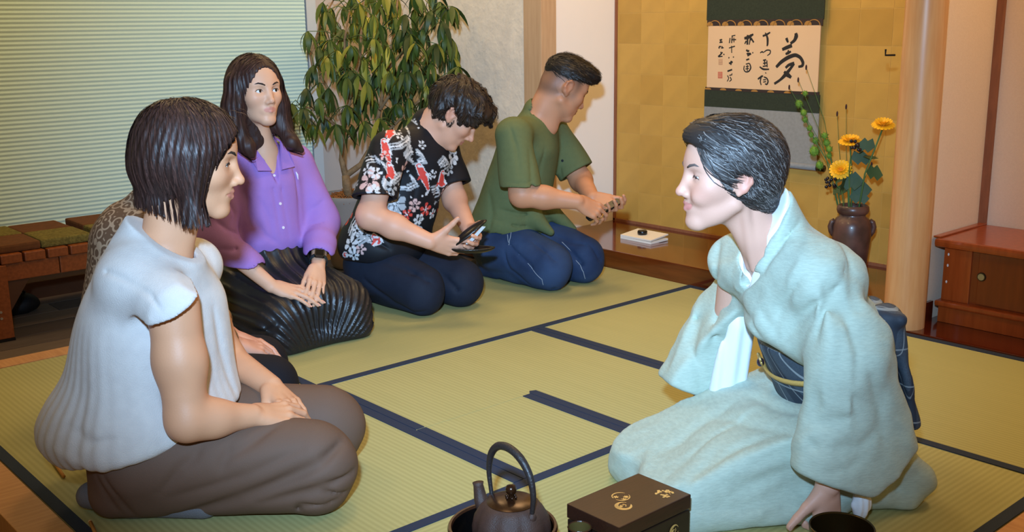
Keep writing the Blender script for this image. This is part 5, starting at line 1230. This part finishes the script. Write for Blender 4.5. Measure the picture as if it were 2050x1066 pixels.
pp = MB().box((X-.0008,ya+.012,.778),(X+.003,yb-.012,1.051)).build('paper', m_pap, t)
MB().tube([(X-.004,ya-.005,.462),(X-.004,yb+.005,.462)], .013, 14).build('roller', m_gre, t, smooth=True)
for y in (ya-.03, yb+.03): MB().tube([(X-.004,y-.012,.462),(X-.004,y+.022,.462)], .0145, 14).build('roller_knob', mat('dark_lacquer_knob', (30,22,20), .25), t, smooth=True)
m_ink = mat('black_ink', (32,28,26), .7)
def ink(chars, m):
    for strokes_ in chars:
        b = MB()
        for pts, w in strokes_:
            P = np.array([(1400+x/6.66, 40+y/6.66) for x, y in pts]); n = max(2, len(P)); tt = np.linspace(0, len(P)-1, (len(P)-1)*5+1)
            xs = np.interp(tt, range(len(P)), P[:,0]); ys = np.interp(tt, range(len(P)), P[:,1])
            if len(P) > 2:
                ker = np.array([.25,.5,.25])
                for _ in range(3): xs[1:-1] = np.convolve(xs, ker, 'same')[1:-1]; ys[1:-1] = np.convolve(ys, ker, 'same')[1:-1]
            Q = [atx(a, c_, X-.0012) for a, c_ in zip(xs, ys)]; ww = np.interp(np.linspace(0, 1, len(Q)), np.linspace(0, 1, len(w)), w)*.0004
            b.tube(Q, list(ww), 8, flat=.06, up=(1,0,0))
        b.build('ink_character', m, pp)
ink([[([(1285,175),(1295,215),(1270,275),(1215,315)],[16,24,18,14]), ([(1160,240),(1172,275),(1185,300)],[16,15,10]), ([(1105,395),(1160,370),(1235,340)],[16,20,20]), ([(1150,455),(1185,440),(1222,420)],[12,16,10]), ([(1190,400),(1180,430)],[8,8]),
       ([(1025,630),(1090,560),(1180,500),(1280,462),(1350,500),(1385,570),(1375,615),(1320,625)],[16,20,22,20,18,18,16,12]), ([(1150,640),(1190,600),(1265,575)],[14,16,16]), ([(1262,580),(1215,650),(1150,730),(1080,800),(1000,852)],[16,16,22,14,14]), ([(1130,690),(1175,730),(1225,768)],[14,26,16])],
     [([(845,215),(900,195),(945,165)],[10,12,8]), ([(880,170),(890,200)],[8,8]), ([(895,200),(912,250),(910,330),(900,350)],[10,14,12,6])], [([(810,440),(840,420),(855,440)],[6,8,6]), ([(860,430),(900,400),(950,405),(945,450),(905,475)],[6,7,7,7,5])],
     [([(850,540),(890,530)],[8,8]), ([(870,525),(872,600)],[8,8]), ([(850,580),(905,570)],[7,7]), ([(845,620),(910,610)],[7,7]), ([(900,540),(905,630)],[7,7]), ([(805,625),(850,660),(930,658)],[8,11,8])],
     [([(780,790),(820,760),(850,745)],[9,11,8]), ([(830,740),(810,820),(825,870)],[8,8,6]), ([(860,760),(900,775),(920,820),(900,865),(875,850)],[7,8,9,9,6]), ([(850,800),(890,795)],[6,6]), ([(850,830),(890,822)],[6,6]), ([(880,700),(890,715)],[6,6])],
     [([(600,245),(650,235),(720,190)],[14,20,10]), ([(645,200),(640,330)],[12,12]), ([(625,280),(605,320)],[10,6]), ([(690,190),(680,250),(665,330)],[9,9,6]), ([(690,240),(725,300)],[8,10]), ([(670,260),(710,265)],[8,8])],
     [([(625,400),(650,420),(665,405)],[10,12,8]), ([(630,450),(680,445)],[8,8]), ([(640,475),(690,450)],[12,10]), ([(710,430),(715,445)],[7,7])], [([(625,535),(665,520)],[9,9])],
     [([(600,610),(590,660),(615,695),(660,690),(690,640),(670,575),(620,590)],[6,7,7,8,9,7,6]), ([(620,625),(660,615)],[6,6]), ([(615,655),(660,645)],[6,6]), ([(640,600),(640,680)],[6,6])],
     [([(410,240),(400,310)],[7,7]), ([(430,215),(480,205)],[6,6]), ([(440,210),(430,310)],[7,7]), ([(425,265),(490,262)],[7,7]), ([(460,235),(462,300)],[6,6])], [([(395,375),(475,350)],[6,7]), ([(430,345),(432,440)],[6,6])], [([(388,500),(400,508)],[7,8]), ([(450,490),(460,500)],[7,7])],
     [([(395,580),(445,560)],[10,10]), ([(425,545),(420,600)],[10,10])], [([(375,685),(438,662)],[10,9])], [([(375,740),(395,780),(370,820)],[6,6,5]), ([(400,740),(440,730)],[6,6]), ([(410,760),(430,800),(400,820)],[6,7,5]), ([(430,715),(440,720)],[5,5])],
     [([(270,270),(305,262)],[8,8]), ([(288,255),(286,300)],[8,8]), ([(268,300),(310,295)],[8,8])], [([(255,370),(290,350)],[7,7]), ([(270,345),(262,385)],[7,6]), ([(300,350),(312,380)],[8,8]), ([(290,375),(325,370)],[6,6])],
     [([(250,490),(290,455),(310,430)],[8,9,7]), ([(285,425),(290,440)],[8,8]), ([(255,490),(310,485)],[8,6]), ([(320,455),(335,465)],[7,7])]], m_ink)
for (x0, y0, x1, y1, m) in ((248,692,308,780,mat('red_seal_ink', (196,104,80), .8)), (256,520,310,600,mat('faded_seal_ink', (196,150,112), .8))):
    q = [atx(1400+a/6.66, 40+c_/6.66, X-.0011) for a, c_ in ((x0,y0),(x1,y0),(x1,y1),(x0,y1))]; o = MB().prism(q, (.0003,0,0)).build('seal', m, pp)
    for i in range(3):
        a = q[0]+(q[3]-q[0])*(.22+.27*i); MB().tube([a+(q[1]-q[0])*.15-np.array([.0004,0,0]), a+(q[1]-q[0])*.85-np.array([.0004,0,0])], .0010, 4).build('seal_line', m_pap, o)

# ------------------------------------------------------------------ vase and its flowers
vb = np.array([3.70,2.172,TH]); t = thing('flower_vase', tuple(vb), 'dark brown glazed stoneware vase with two lugs in the alcove', 'vase')
m_vase = mat('brown_stoneware_glaze', (100,70,60), .35, .5, noise=(14,.9), rgb2=(56,40,36), coat=.15)
MB().lathe([(0,.0),(.058,.0),(.060,.02),(.068,.10),(.074,.165),(.073,.205),(.064,.232),(.050,.243),(.049,.250),(.058,.256),(.062,.268),(.060,.282),(.054,.287),(.046,.282),(.044,.25),(.05,.22),(.05,.03),(0,.025)], vb, 48).build('body', m_vase, t, auto=60)
for sgn in (1,-1):
    u = np.array([-.62,.78,0])*sgn; MB().tube([vb+u*.066+np.array([0,0,.225]), vb+u*.078+np.array([0,0,.218]), vb+u*.083+np.array([0,0,.200]), vb+u*.079+np.array([0,0,.182]), vb+u*.070+np.array([0,0,.165])], [.010,.010,.010,.010,.008], 10).build('lug', m_vase, t, smooth=True)
neck = vb+np.array([0,0,.27]); vx = 3.70
def fpt(x, y, dx=0.0): return atx(x, y, vx+dx)
m_stem = mat('flower_stem_green', (70,104,52), .6); m_fol = mat('dark_flower_leaf', (44,72,38), .6); m_yel = mat('yellow_petals', (246,190,24), .6, noise=(30,.4), rgb2=(240,160,14)); m_yelc = mat('deep_yellow_centre', (226,140,16), .7)
def mum(pc, r, tilt, label):
    c = fpt(*pc); t = thing('chrysanthemum', tuple(neck), label, 'flower', 'yellow chrysanthemums in the vase'); n = unit(tilt); u = unit(np.cross(n, (0,0,1))); v = np.cross(n, u)
    MB().tube([neck+np.array([0,0,-.2]), neck*.6+c*.4+np.array([0,0,.01]), c-n*.012], [.0035,.0032,.003], 6).build('stem', m_stem, t, smooth=True)
    MB().ball(c, (.012,.012,.008)).build('centre', m_yelc, t, smooth=True)
    for ring, (k, ln, el) in enumerate(((18,r,.12),(16,r*.82,.42),(13,r*.62,.75),(9,r*.42,1.05))):
        for i in range(k):
            a = 2*math.pi*(i+.5*ring)/k; d = math.cos(a)*u+math.sin(a)*v; e = unit(d*math.cos(el)+n*math.sin(el)); sd = np.cross(n, d); w = ln*.20
            p0 = c+d*.004; p1 = c+e*ln*.6; p2 = c+e*ln+n*(-.004 if ring == 0 else .003)
            MB().add([p0-sd*w*.4,p0+sd*w*.4,p1+sd*w,p2+sd*w*.5,p2-sd*w*.5,p1-sd*w,p1+n*.002], [(0,1,6),(1,2,6),(2,3,6),(3,4,6),(4,5,6),(5,0,6)]).build('petal', m_yel, t)
    for i in range(4):
        q = neck*(1-.3-.15*i)+c*(.3+.15*i); a = i*2.1+pc[0]; d = np.array([math.cos(a)*.6,math.sin(a),.25]); d = unit(d); sd = unit(np.cross(d, (-.7,-.5,.3))); l = .078
        pts = [(0,0),(.25,.38),(.45,.22),(.65,.40),(.85,.18),(1,0)]
        MB().add([q+d*l*a_+sd*l*b_-np.array([0,0,l*.3*a_*a_]) for a_, b_ in pts]+[q+d*l*a_-sd*l*b_-np.array([0,0,l*.3*a_*a_]) for a_, b_ in pts[-2:0:-1]], [(0,1,9),(1,2,8,9),(2,3,7,8),(3,4,6,7),(4,5,6)]).build('leaf', m_fol, t)
mum((1683,340,-.03), .044, (-.75,-.35,.65), 'yellow chrysanthemum lowest of the three, facing out over the vase rim')
mum((1702,284,.0), .046, (-.25,-.1,1), 'yellow chrysanthemum with dark berries in front of it')
mum((1768,251,.01), .044, (-.3,-.2,1), 'yellow chrysanthemum highest of the three, next to the round post')
m_ball = mat('green_tuft', (112,148,44), .8, noise=(80,.6), rgb2=(84,120,30))
def tufts(path, balls, label):
    t = thing('tuft_branch', tuple(neck), label, 'flower stem', 'green tufted branches in the vase'); P = [neck+np.array([0,0,-.2])]+[fpt(*p) for p in path]; MB().tube(P, .0022, 5).build('stem', m_stem, t, smooth=True)
    rr = random.Random(3)
    for (x, y, r) in balls:
        c = fpt(x, y, rr.uniform(-.01,.01)); b = MB(); r *= 1.25
        b.ball(c, r*.72, 8, 6)
        for i in range(70):
            d = unit([rr.gauss(0,1),rr.gauss(0,1),rr.gauss(0,1)]); s_ = unit(np.cross(d, (.3,.5,1)))*.0022; b.add([c+d*r*.5-s_, c+d*r*.5+s_, c+d*r*1.08], [(0,1,2)])
        b.build('tuft', m_ball, t)
tufts([(1660,330),(1625,270),(1600,200)], [(1612,187,.011),(1600,208,.016),(1609,226,.014),(1612,240,.012),(1621,257,.012),(1624,270,.011),(1632,282,.013),(1630,303,.022),(1641,331,.017)], 'tall branch of bright green tufts leaning across the scroll')
tufts([(1672,350),(1660,310),(1650,270)], [(1651,272,.014),(1655,286,.015),(1660,299,.014),(1660,312,.012)], 'shorter branch of bright green tufts behind the tall one')
m_berry = mat('blue_black_berry', (18,16,26), .2, .6)
for pth, cen, lab in (([(1685,380),(1672,370)],(1664,366),'cluster of blue-black berries hanging low beside the vase neck'), ([(1700,340),(1703,310)],(1712,292),'cluster of blue-black berries in front of a yellow flower')):
    t = thing('berry_sprig', tuple(neck), lab, 'berries', 'dark berries in the vase'); P = [neck+np.array([0,0,-.2])]+[fpt(x, y, -.05) for x, y in pth]; MB().tube(P, .002, 5).build('stem', m_stem, t); rr = random.Random(cen[0])
    for i in range(11): MB().ball(fpt(cen[0]+rr.uniform(-12,12), cen[1]+rr.uniform(-10,10), -.055+rr.uniform(-.015,.015)), .0068, 8, 6).build('berry', m_berry, t, smooth=True)
for i, (top, mid) in enumerate((((1614,135),(1650,240)), ((1598,160),(1640,260)), ((1580,175),(1650,300)), ((1694,214),(1694,300)), ((1676,228),(1680,300)), ((1745,330),(1730,360)))):
    t = thing('grass_stem', tuple(neck), ['thin burnet stem rising highest over the paper of the scroll','thin burnet stem crossing the lower corner of the scroll paper','thin burnet stem bending over the green mounting','thin straight burnet stem between the tufts and the top flower','thin burnet stem beside the middle yellow flower','thin bare stem arching toward the round post'][i], 'grass stem', 'fine burnet stems in the vase')
    P = [neck+np.array([0,0,-.2]), fpt(*mid, .03), fpt(*top, .04)]; MB().tube(P, [.0015,.0012,.0008], 5).build('stem', m_stem, t); MB().ball(P[-1], (.004,.004,.011), 8, 6).build('seed_head', mat('dark_red_seed_head', (58,24,22), .8), t, smooth=True)

# ------------------------------------------------------------------ folded paper and black cap on the alcove board
t = thing('folded_cloth', (3.67,3.22,TH), 'folded white cloth lying on the polished alcove board', 'cloth'); mw = mat('white_paper_cloth', (236,228,214), .7)
cr = [np.array(p) for p in ((3.612,3.318,TH+.0005),(3.609,3.127,TH+.0005),(3.735,3.132,TH+.0005),(3.764,3.335,TH+.0005))]
MB().prism(cr, (0,0,.010)).build('lower_fold', mw, t); u = np.array([0,0,1.0])
MB().prism([cr[0]+u*.010, cr[1]+u*.013, cr[1]+u*.019, cr[0]+u*.019], (cr[3]-cr[0])*.92+u*.008).build('upper_fold', mw, t)
t = thing('lens_cap', (3.675,3.235,TH+.028), 'small black round cap resting on the folded white cloth', 'cap'); MB().lathe([(0,0),(.021,0),(.023,.004),(.023,.014),(.020,.018),(.012,.018),(.010,.014),(0,.014)], (3.672,3.235,TH+.0245), 28).build('rim', m_black, t, auto=40); MB().ball((3.672,3.235,TH+.040), (.012,.012,.005), 12, 6).build('dome', mat('dark_glass', (12,16,22), .05, .8), t, smooth=True)

# ------------------------------------------------------------------ tea things in front
m_iron = mat('brown_cast_iron', (70,48,40), .5, .4, noise=(60,.5), rgb2=(56,40,34), bump=(500,.25)); m_ironb = mat('black_iron', (36,30,30), .45, .5, bump=(200,.2)); m_copper = mat('dark_copper_lid', (58,32,16), .25, .6, metal=.5, noise=(20,.5)); m_blk = mat('black_lacquer', (14,11,10), .08, .7, coat=.5); m_rim = mat('brown_lacquer_rim', (60,34,20), .2, .6)
kc = np.array([1.302,1.487,0.0]); bc_ = kc+np.array([-.0135,.012,0])
t = thing('lacquer_basin', tuple(bc_), 'round black lacquer basin with brown rim holding the iron kettle', 'basin')
MB().lathe([(0,.002),(.085,.002),(.100,.018),(.108,.05),(.1105,.084)], bc_, 64).lathe([(.1035,.084),(.102,.05),(.096,.020),(.08,.012),(0,.012)], bc_, 64).build('bowl', m_blk, t, auto=50); MB().lathe([(.1028,.083),(.105,.088),(.110,.088),(.1125,.083)], bc_, 64).build('rim', m_rim, t, auto=60)
t = thing('iron_kettle', tuple(kc+np.array([0,0,.0125])), 'brown cast iron kettle with arched handle and copper lid standing in the basin', 'kettle')
b = MB(); prof = [(0,.013),(.055,.014),(.072,.030),(.080,.060),(.081,.085),(.076,.108),(.064,.128),(.052,.137),(.047,.139),(.047,.134),(0,.134)]; n = 64; vv = []; ff = []
for i in range(n):
    a = 2*math.pi*i/n; f8 = 1-.060*(1-abs(math.cos(4*a)))*1.0
    for r, z in prof: vv.append(kc+np.array([r*(f8 if r > .055 else 1)*math.cos(a), r*(f8 if r > .055 else 1)*math.sin(a), z]))
m_ = len(prof); ff = [(i*m_+j, ((i+1) % n)*m_+j, ((i+1) % n)*m_+j+1, i*m_+j+1) for i in range(n) for j in range(m_-1)]
b.add(vv, ff).build('body', m_iron, t, auto=35)
sp = kc+np.array([-.003,.074,.085]); MB().tube([sp, sp+np.array([0,.020,.028]), sp+np.array([0,.026,.056]), sp+np.array([0,.027,.062])], [.019,.014,.0105,.012], 14).build('spout', m_iron, t, smooth=True)
MB().lathe([(0,.146),(.020,.1455),(.042,.142),(.050,.139),(.050,.136),(0,.136)], kc, 40).build('lid', m_copper, t, auto=50)
kn = MB().lathe([(0,.146),(.006,.147),(.005,.152),(.010,.158),(.0115,.165),(.009,.172),(0,.175)], kc, 20).build('lid_knob', m_copper, t, auto=60)
for i in range(6): a = i*1.047; MB().ball(kc+np.array([.010*math.cos(a),.010*math.sin(a),.1485]), .0032, 8, 6).build('petal_bead', m_copper, kn, smooth=True)
hp = [kc+np.array([0,y,z]) for y, z in ((.060,.128),(.064,.150),(.068,.185),(.060,.222),(.038,.246),(.005,.252),(-.030,.240),(-.056,.212),(-.066,.175),(-.064,.148),(-.060,.124))]
hp2 = []; hr = [.0045,.0045,.0055,.0075,.0085,.0085,.0085,.0075,.0060,.0050,.0045]
for i in range(len(hp)-1):
    pa, pb_, pc, pd = hp[max(i-1,0)], hp[i], hp[i+1], hp[min(i+2,len(hp)-1)]
    for s_ in np.linspace(0, 1, 6, endpoint=False): hp2.append(.5*((2*pb_)+(-pa+pc)*s_+(2*pa-5*pb_+4*pc-pd)*s_*s_+(-pa+3*pb_-3*pc+pd)*s_**3))
hp2.append(hp[-1]); hr = list(np.interp(np.linspace(0, 1, len(hp2)), np.linspace(0, 1, len(hr)), hr)); hp = hp2
MB().tube(hp, hr, 12).build('handle', m_ironb, t, smooth=True) if True else MB().tube(hp, [.0045,.0045,.0055,.0075,.0085,.0085,.0085,.0075,.0060,.0050,.0045], 12).build('handle', m_ironb, t, smooth=True)
for y in (.060,-.062): MB().ball(kc+np.array([0,y,.124]), (.010,.008,.011), 10, 8).build('handle_lug', m_iron, t, smooth=True)

m_boxw = mat('dark_brown_paulownia', (54,28,17), .38, .5, noise=(10,.8), rgb2=(38,19,11), stretch=(2,26,26)); m_boxs = mat('dark_brown_box_side', (36,22,15), .4, .5, noise=(10,.6), stretch=(2,2,26)); m_au = mat('gold_lacquer', (222,184,110), .35, .5, metal=.35)
bx0, bx1, by0, by1, bz = 1.403, 1.622, 1.284, 1.430, .120
t = thing('tea_box', ((bx0+bx1)/2,(by0+by1)/2,0), 'dark brown wooden tea box with gold emblems on its lid', 'box')
MB().box((bx0+.001,by0+.001,.0005),(bx1-.001,by1-.001,bz-.034), bev=.002).build('body', m_boxs, t); ld = MB().box((bx0,by0,bz-.031),(bx1,by1,bz), bev=.0022).build('lid', m_boxw, t)
def ringpts(c, u, v, r, a0=0, a1=6.283, n=40): return [c+r*(math.cos(a)*u+math.sin(a)*v) for a in np.linspace(a0, a1, n)]
ux, uy = np.array([1.0,0,0]), np.array([0,1.0,0]); zz = np.array([0,0,bz+.0003])
def emb(c, u, v, r, kind, par):
    b = MB(); nrm = np.cross(u, v); rr = random.Random(int(r*1e4)+len(kind))
    T_ = lambda pts, w: b.tube(pts, w, 5, flat=.25, up=nrm)
    if kind == 'swirl':
        for i in range(5): T_(ringpts(c+u*.0006*i, u, v, r*(1-.07*i), .4+.35*i, 6.0-.1*i), .0006)
        T_([c-u*r*.5-v*r*.1, c-u*r*.1+v*r*.35, c+u*r*.2+v*r*.1], .0009); T_([c+u*r*.1-v*r*.3, c+u*r*.45, c+u*r*.3+v*r*.4], .0009)
        for i in range(5): q = c-u*r*.3+v*r*.1; a = i*1.25; T_([q, q+(u*math.cos(a)+v*math.sin(a))*r*.22], [.0007,.0013])
    elif kind == 'leaves':
        T_(ringpts(c, u, v, r, .3, 2.9), [.0004+.0012*math.sin(t_*3.14) for t_ in np.linspace(0,1,40)]); T_(ringpts(c, u, v, r, 3.3, 6.0), [.0004+.0010*math.sin(t_*3.14) for t_ in np.linspace(0,1,40)])
        for q, k in ((c-u*r*.5+v*r*.3,6),(c+u*r*.35-v*r*.45,7),(c-u*r*.25-v*r*.7,5)):
            for i in range(k): a = i*6.283/k+q[0]*50; T_([q, q+(u*math.cos(a)+v*math.sin(a))*r*.2, q+(u*math.cos(a)+v*math.sin(a))*r*.36], [.0006,.0013,.0003])
    else:
        for i in range(26):
            a = rr.uniform(0,6.283); q = c+(u*math.cos(a)+v*math.sin(a))*r*math.sqrt(rr.uniform(.12,1))*.9; k = 5; w = r*.17
            for j in range(k): a2 = j*6.283/k+i; T_([q, q+(u*math.cos(a2)+v*math.sin(a2))*w*.75], [.0007,.0014])
        for i in range(6): q = c+u*r*.5-v*r*.1; a = i*1.05; T_([q, q+(u*math.cos(a)+v*math.sin(a))*r*.5], .0005)
    b.build('gold_emblem', m_au, par)
P0 = lambda x, y: atz(x, y, bz)*np.array([1,1,0])+zz
emb(P0(1243,995), ux, uy, .0185, 'leaves', ld); emb(P0(1248,1014), ux, uy, .0175, 'swirl', ld); emb(P0(1331,989), ux, uy, .0205, 'flowers', ld)
c = aty(1349,1066,by0); emb(np.array([c[0],by0-.0003,c[2]+.002]), ux, np.array([0,0,1.0]), .0140, 'swirl', t)
t = thing('lacquer_cup', (1.352,1.352,0), 'small upright black lacquer cup with olive inside next to the tea box', 'cup')
MB().lathe([(0,0),(.020,0),(.022,.004),(.021,.06),(.024,.104)], (1.372,1.362,0), 32).lathe([(.0225,.104),(.0195,.06),(.018,.012),(0,.010)], (1.372,1.362,0), 32).build('wall', m_blk, t, auto=50); MB().lathe([(.0222,.1035),(.0232,.1055),(.0245,.1035)], (1.372,1.362,0), 32).build('rim', m_rim, t); MB().lathe([(.0223,.1035),(.0193,.06),(.0178,.0125)], (1.372,1.362,0), 32).build('lining', mat('olive_gold_lining', (104,88,48), .25, metal=.4), t, smooth=True)
t = thing('waste_water_bowl', (1.803,1.040,0), 'dark bronze bowl on the mat in front of the kimono hem', 'bowl'); m_br = mat('dark_bronze_bowl', (74,58,30), .22, .6, metal=.8)
MB().lathe([(0,.0005),(.040,.0005),(.052,.010),(.062,.040),(.0655,.074)], (1.803,1.040,0), 56).lathe([(.0615,.074),(.058,.04),(.048,.014),(0,.008)], (1.803,1.040,0), 56).build('shell', m_br, t, auto=50); MB().lathe([(.0613,.0735),(.0635,.0765),(.0657,.0735)], (1.803,1.040,0), 56).build('rim', m_br, t, smooth=True)
for (a, b_), lab in ((((76,880),(128,955)), 'thin bamboo stick lying on the mat under the back hem of the white blouse'), (((181,1046),(205,1100)), 'thin bamboo stick lying on the mat behind the grey sock')):
    p, q = atz(*a, .006), atz(*b_, .006); t = thing('bamboo_stick', tuple(p), lab, 'stick', 'thin bamboo sticks on the mat'); MB().tube([p, q], .0042, 8).build('shaft', mat('bamboo', (196,140,72), .5), t, smooth=True); MB().tube([p, p+unit(p-q)*.003], .0046, 8).build('tip', mat('pale_bamboo_end', (226,190,140), .6), t, smooth=True)

# ------------------------------------------------------------------ potted umbrella tree
pb = np.array([2.80,4.36,FZ]); t = thing('potted_tree', tuple(pb), 'tall leafy umbrella tree in a grey pot by the stucco wall', 'potted plant')
MB().lathe([(0,.012),(.098,.012),(.108,.03),(.138,.34),(.146,.352),(.146,.372),(.132,.372),(.128,.345),(0,.335)], pb, 48).build('pot', mat('grey_fibre_pot', (150,140,130), .7, .3, noise=(10,.4), rgb2=(132,122,112)), t, auto=50)
MB().lathe([(0,.0),(.16,.0),(.175,.018),(.168,.018),(.155,.008),(0,.008)], pb, 40).build('saucer', mat('dark_grey_saucer', (70,74,80), .4), t, auto=50)
rr = random.Random(12); b = MB()
for i in range(420):
    a = rr.uniform(0,6.283); r = .125*math.sqrt(rr.random()); c = pb+np.array([r*math.cos(a), r*math.sin(a), .338+.045*math.exp(-(r/.08)**2)]); d = np.array([rr.gauss(0,1),rr.gauss(0,1),rr.gauss(0,.5)])*.014; b.tube([c-d, c+np.array([0,0,.012]), c+d], .0022, 4)
o = b.build('coir_mulch', mat('orange_coir', (176,100,34), .9, noise=(60,.6)), t); o['kind'] = 'stuff'
m_bark = mat('pale_bark', (150,118,80), .8, noise=(40,.7), rgb2=(110,84,56), bump=(60,.5))
D0 = 5.08
def T3(x, y, dd=0.0): return dep(x, y, D0+dd)
fork = T3(692,352)
MB().tube([pb+np.array([0,0,.33]), T3(694,372), fork], [.024,.021,.019], 8).build('trunk', m_bark, t, smooth=True)
limbs = [[(692,352),(684,320),(688,260),(700,200),(720,120),(725,30),(730,-60)], [(692,352),(722,330),(745,290),(760,220),(775,140),(790,60),(800,-40)], [(688,270),(660,240),(630,220),(600,210)], [(690,260),(670,200),(640,150),(630,90),(650,20)], [(745,290),(790,250),(820,220),(850,190)], [(760,220),(800,160),(850,110),(890,80)], [(700,200),(690,140),(690,80),(700,20)], [(630,150),(622,110),(645,40),(668,0)], [(775,140),(820,90),(860,30)]]
ld_ = [0,.06,-.10,.08,-.05,.10,-.12,.02,-.08]
pos = []
for L_, dd in zip(limbs, ld_):
    P = [T3(x, y, dd*min(1, i/2)) for i, (x, y) in enumerate(L_)]; r0 = .016 if len(L_) > 5 else .009
    MB().tube(P, list(np.linspace(r0, .004, len(P))), 7).build('branch', m_bark, t, smooth=True)
cl = [(640,95),(628,130),(660,25),(690,15),(720,20),(750,10),(790,20),(830,15),(870,25),(905,20),(650,60),(690,55),(730,60),(770,50),(810,55),(850,60),(890,70),(915,95),(665,90),(700,95),(740,95),(780,90),(820,100),(860,105),(900,115),(655,125),(690,130),(725,130),(765,130),(800,135),(840,135),(875,140),(700,160),(740,165),(775,165),(830,160),
      (600,215),(585,200),(620,185),(640,200),(610,235),(630,250),(655,225),(670,190),(690,210),(675,250),(700,250),(715,215),(735,240),(760,235),(780,215),(800,200),(820,190),(845,195),(770,260),(805,235),(835,225),(855,175),(790,185),(740,200),(665,170),(640,165),(720,190),(575,225),(650,5),(740,-10),(780,-15),(830,-10),(880,0),(620,60),(705,40),(745,35),(800,35),(845,35),(685,75),(760,75),(795,75),(835,80),(875,90),(720,110),(760,112),(805,118),(845,118),(675,145),(710,145),(750,148),(785,150),(815,145),(700,-10),(860,-15)]
cl += [(x+17, y+14) for x, y in cl if y < 165][::2]
m_lf = [mat('leaf_green_and_lit_%d' % i, c, .5, .35) for i, c in enumerate(((58,74,28),(74,90,32),(44,58,24),(118,118,38),(168,156,56)))]  # greens, then yellow tones with lamplight painted into the leaf colour
def leafmesh(m, L, Wd, bend):
    v = []; f = []; n = 5
    for i in range(n+1):
        s_ = i/n; w = Wd*math.sin(math.pi*min(1, s_*.92+.06))**.8*(1-.35*s_); x = L*s_*math.cos(bend*s_); z = -L*s_*math.sin(bend*s_)
        v += [(x,-w,z+w*.25),(x,0,z),(x,w,z+w*.25)]
    for i in range(n): a = i*3; f += [(a,a+1,a+4,a+3),(a+1,a+2,a+5,a+4)]
    return MB().add(v, f).mesh('leaf', m, True)
lms = [[leafmesh(m, L_, w_, bd) for L_, w_, bd in ((.108,.0135,.5),(.096,.0140,.9),(.120,.0145,.35))] for m in m_lf]
made = []; anchor = [T3(x, y, dd*.8) for L_, dd in zip(limbs, ld_) for x, y in L_[1:]]
pet = MB()
for i, (x, y) in enumerate(cl):
    c = T3(x+rr.uniform(-8,8), y+rr.uniform(-8,8), rr.uniform(-.30,.16)); j = min(range(len(anchor)), key=lambda q: np.linalg.norm(anchor[q]-c)); a = anchor[j]
    pet.tube([a, (a+c)/2+np.array([0,0,.02]), c], [.0026,.0022,.0018], 5)
    warm = y < 140 and 640 < x < 800; k = rr.choice([7,8,9]); tilt = rr.uniform(-.2,.5)  # warm: leaves near the top get more yellow, downlight glow put into their colour
    for q in range(k):
        az = 6.283*q/k+rr.uniform(-.2,.2); el = rr.uniform(.35,1.15); mi = rr.choice([0,0,1,1,2,3] if not warm else [0,1,1,3,3,4])
        made.append((c, (rr.uniform(-.3,.3), el, az), lms[mi][rr.randrange(3)], rr.uniform(.8,1.2)))
o = pet.build('leaf_stalks', mat('leaf_stalk', (84,100,44), .6), t, smooth=True); o['kind'] = 'stuff'
made.sort(key=lambda q: float(CAMR[2]@(q[0]-CAMC)))
for c, r_, me, s_ in made[:300]: inst(me, 'leaf', c, t, r_, (s_,)*3)
vv = []; ff = []; fm = []; n0 = 0
for c, r_, me, s_ in made[300:]:
    from mathutils import Euler
    M4 = Matrix.Translation(Vector(c)-Vector(pb)) @ Euler(r_).to_matrix().to_4x4() @ Matrix.Scale(s_, 4)
    vv += [(M4 @ v.co)[:] for v in me.vertices]; ff += [tuple(i+n0 for i in p.vertices) for p in me.polygons]; fm += [m_lf.index(me.materials[0])]*len(me.polygons); n0 += len(me.vertices)
me = bpy.data.meshes.new('foliage'); me.from_pydata(vv, [], ff)
for m in m_lf: me.materials.append(m)
me.polygons.foreach_set('material_index', fm); me.polygons.foreach_set('use_smooth', [True]*len(ff)); o = bpy.data.objects.new('foliage', me); COL.objects.link(o); o.parent = t; o['kind'] = 'stuff'
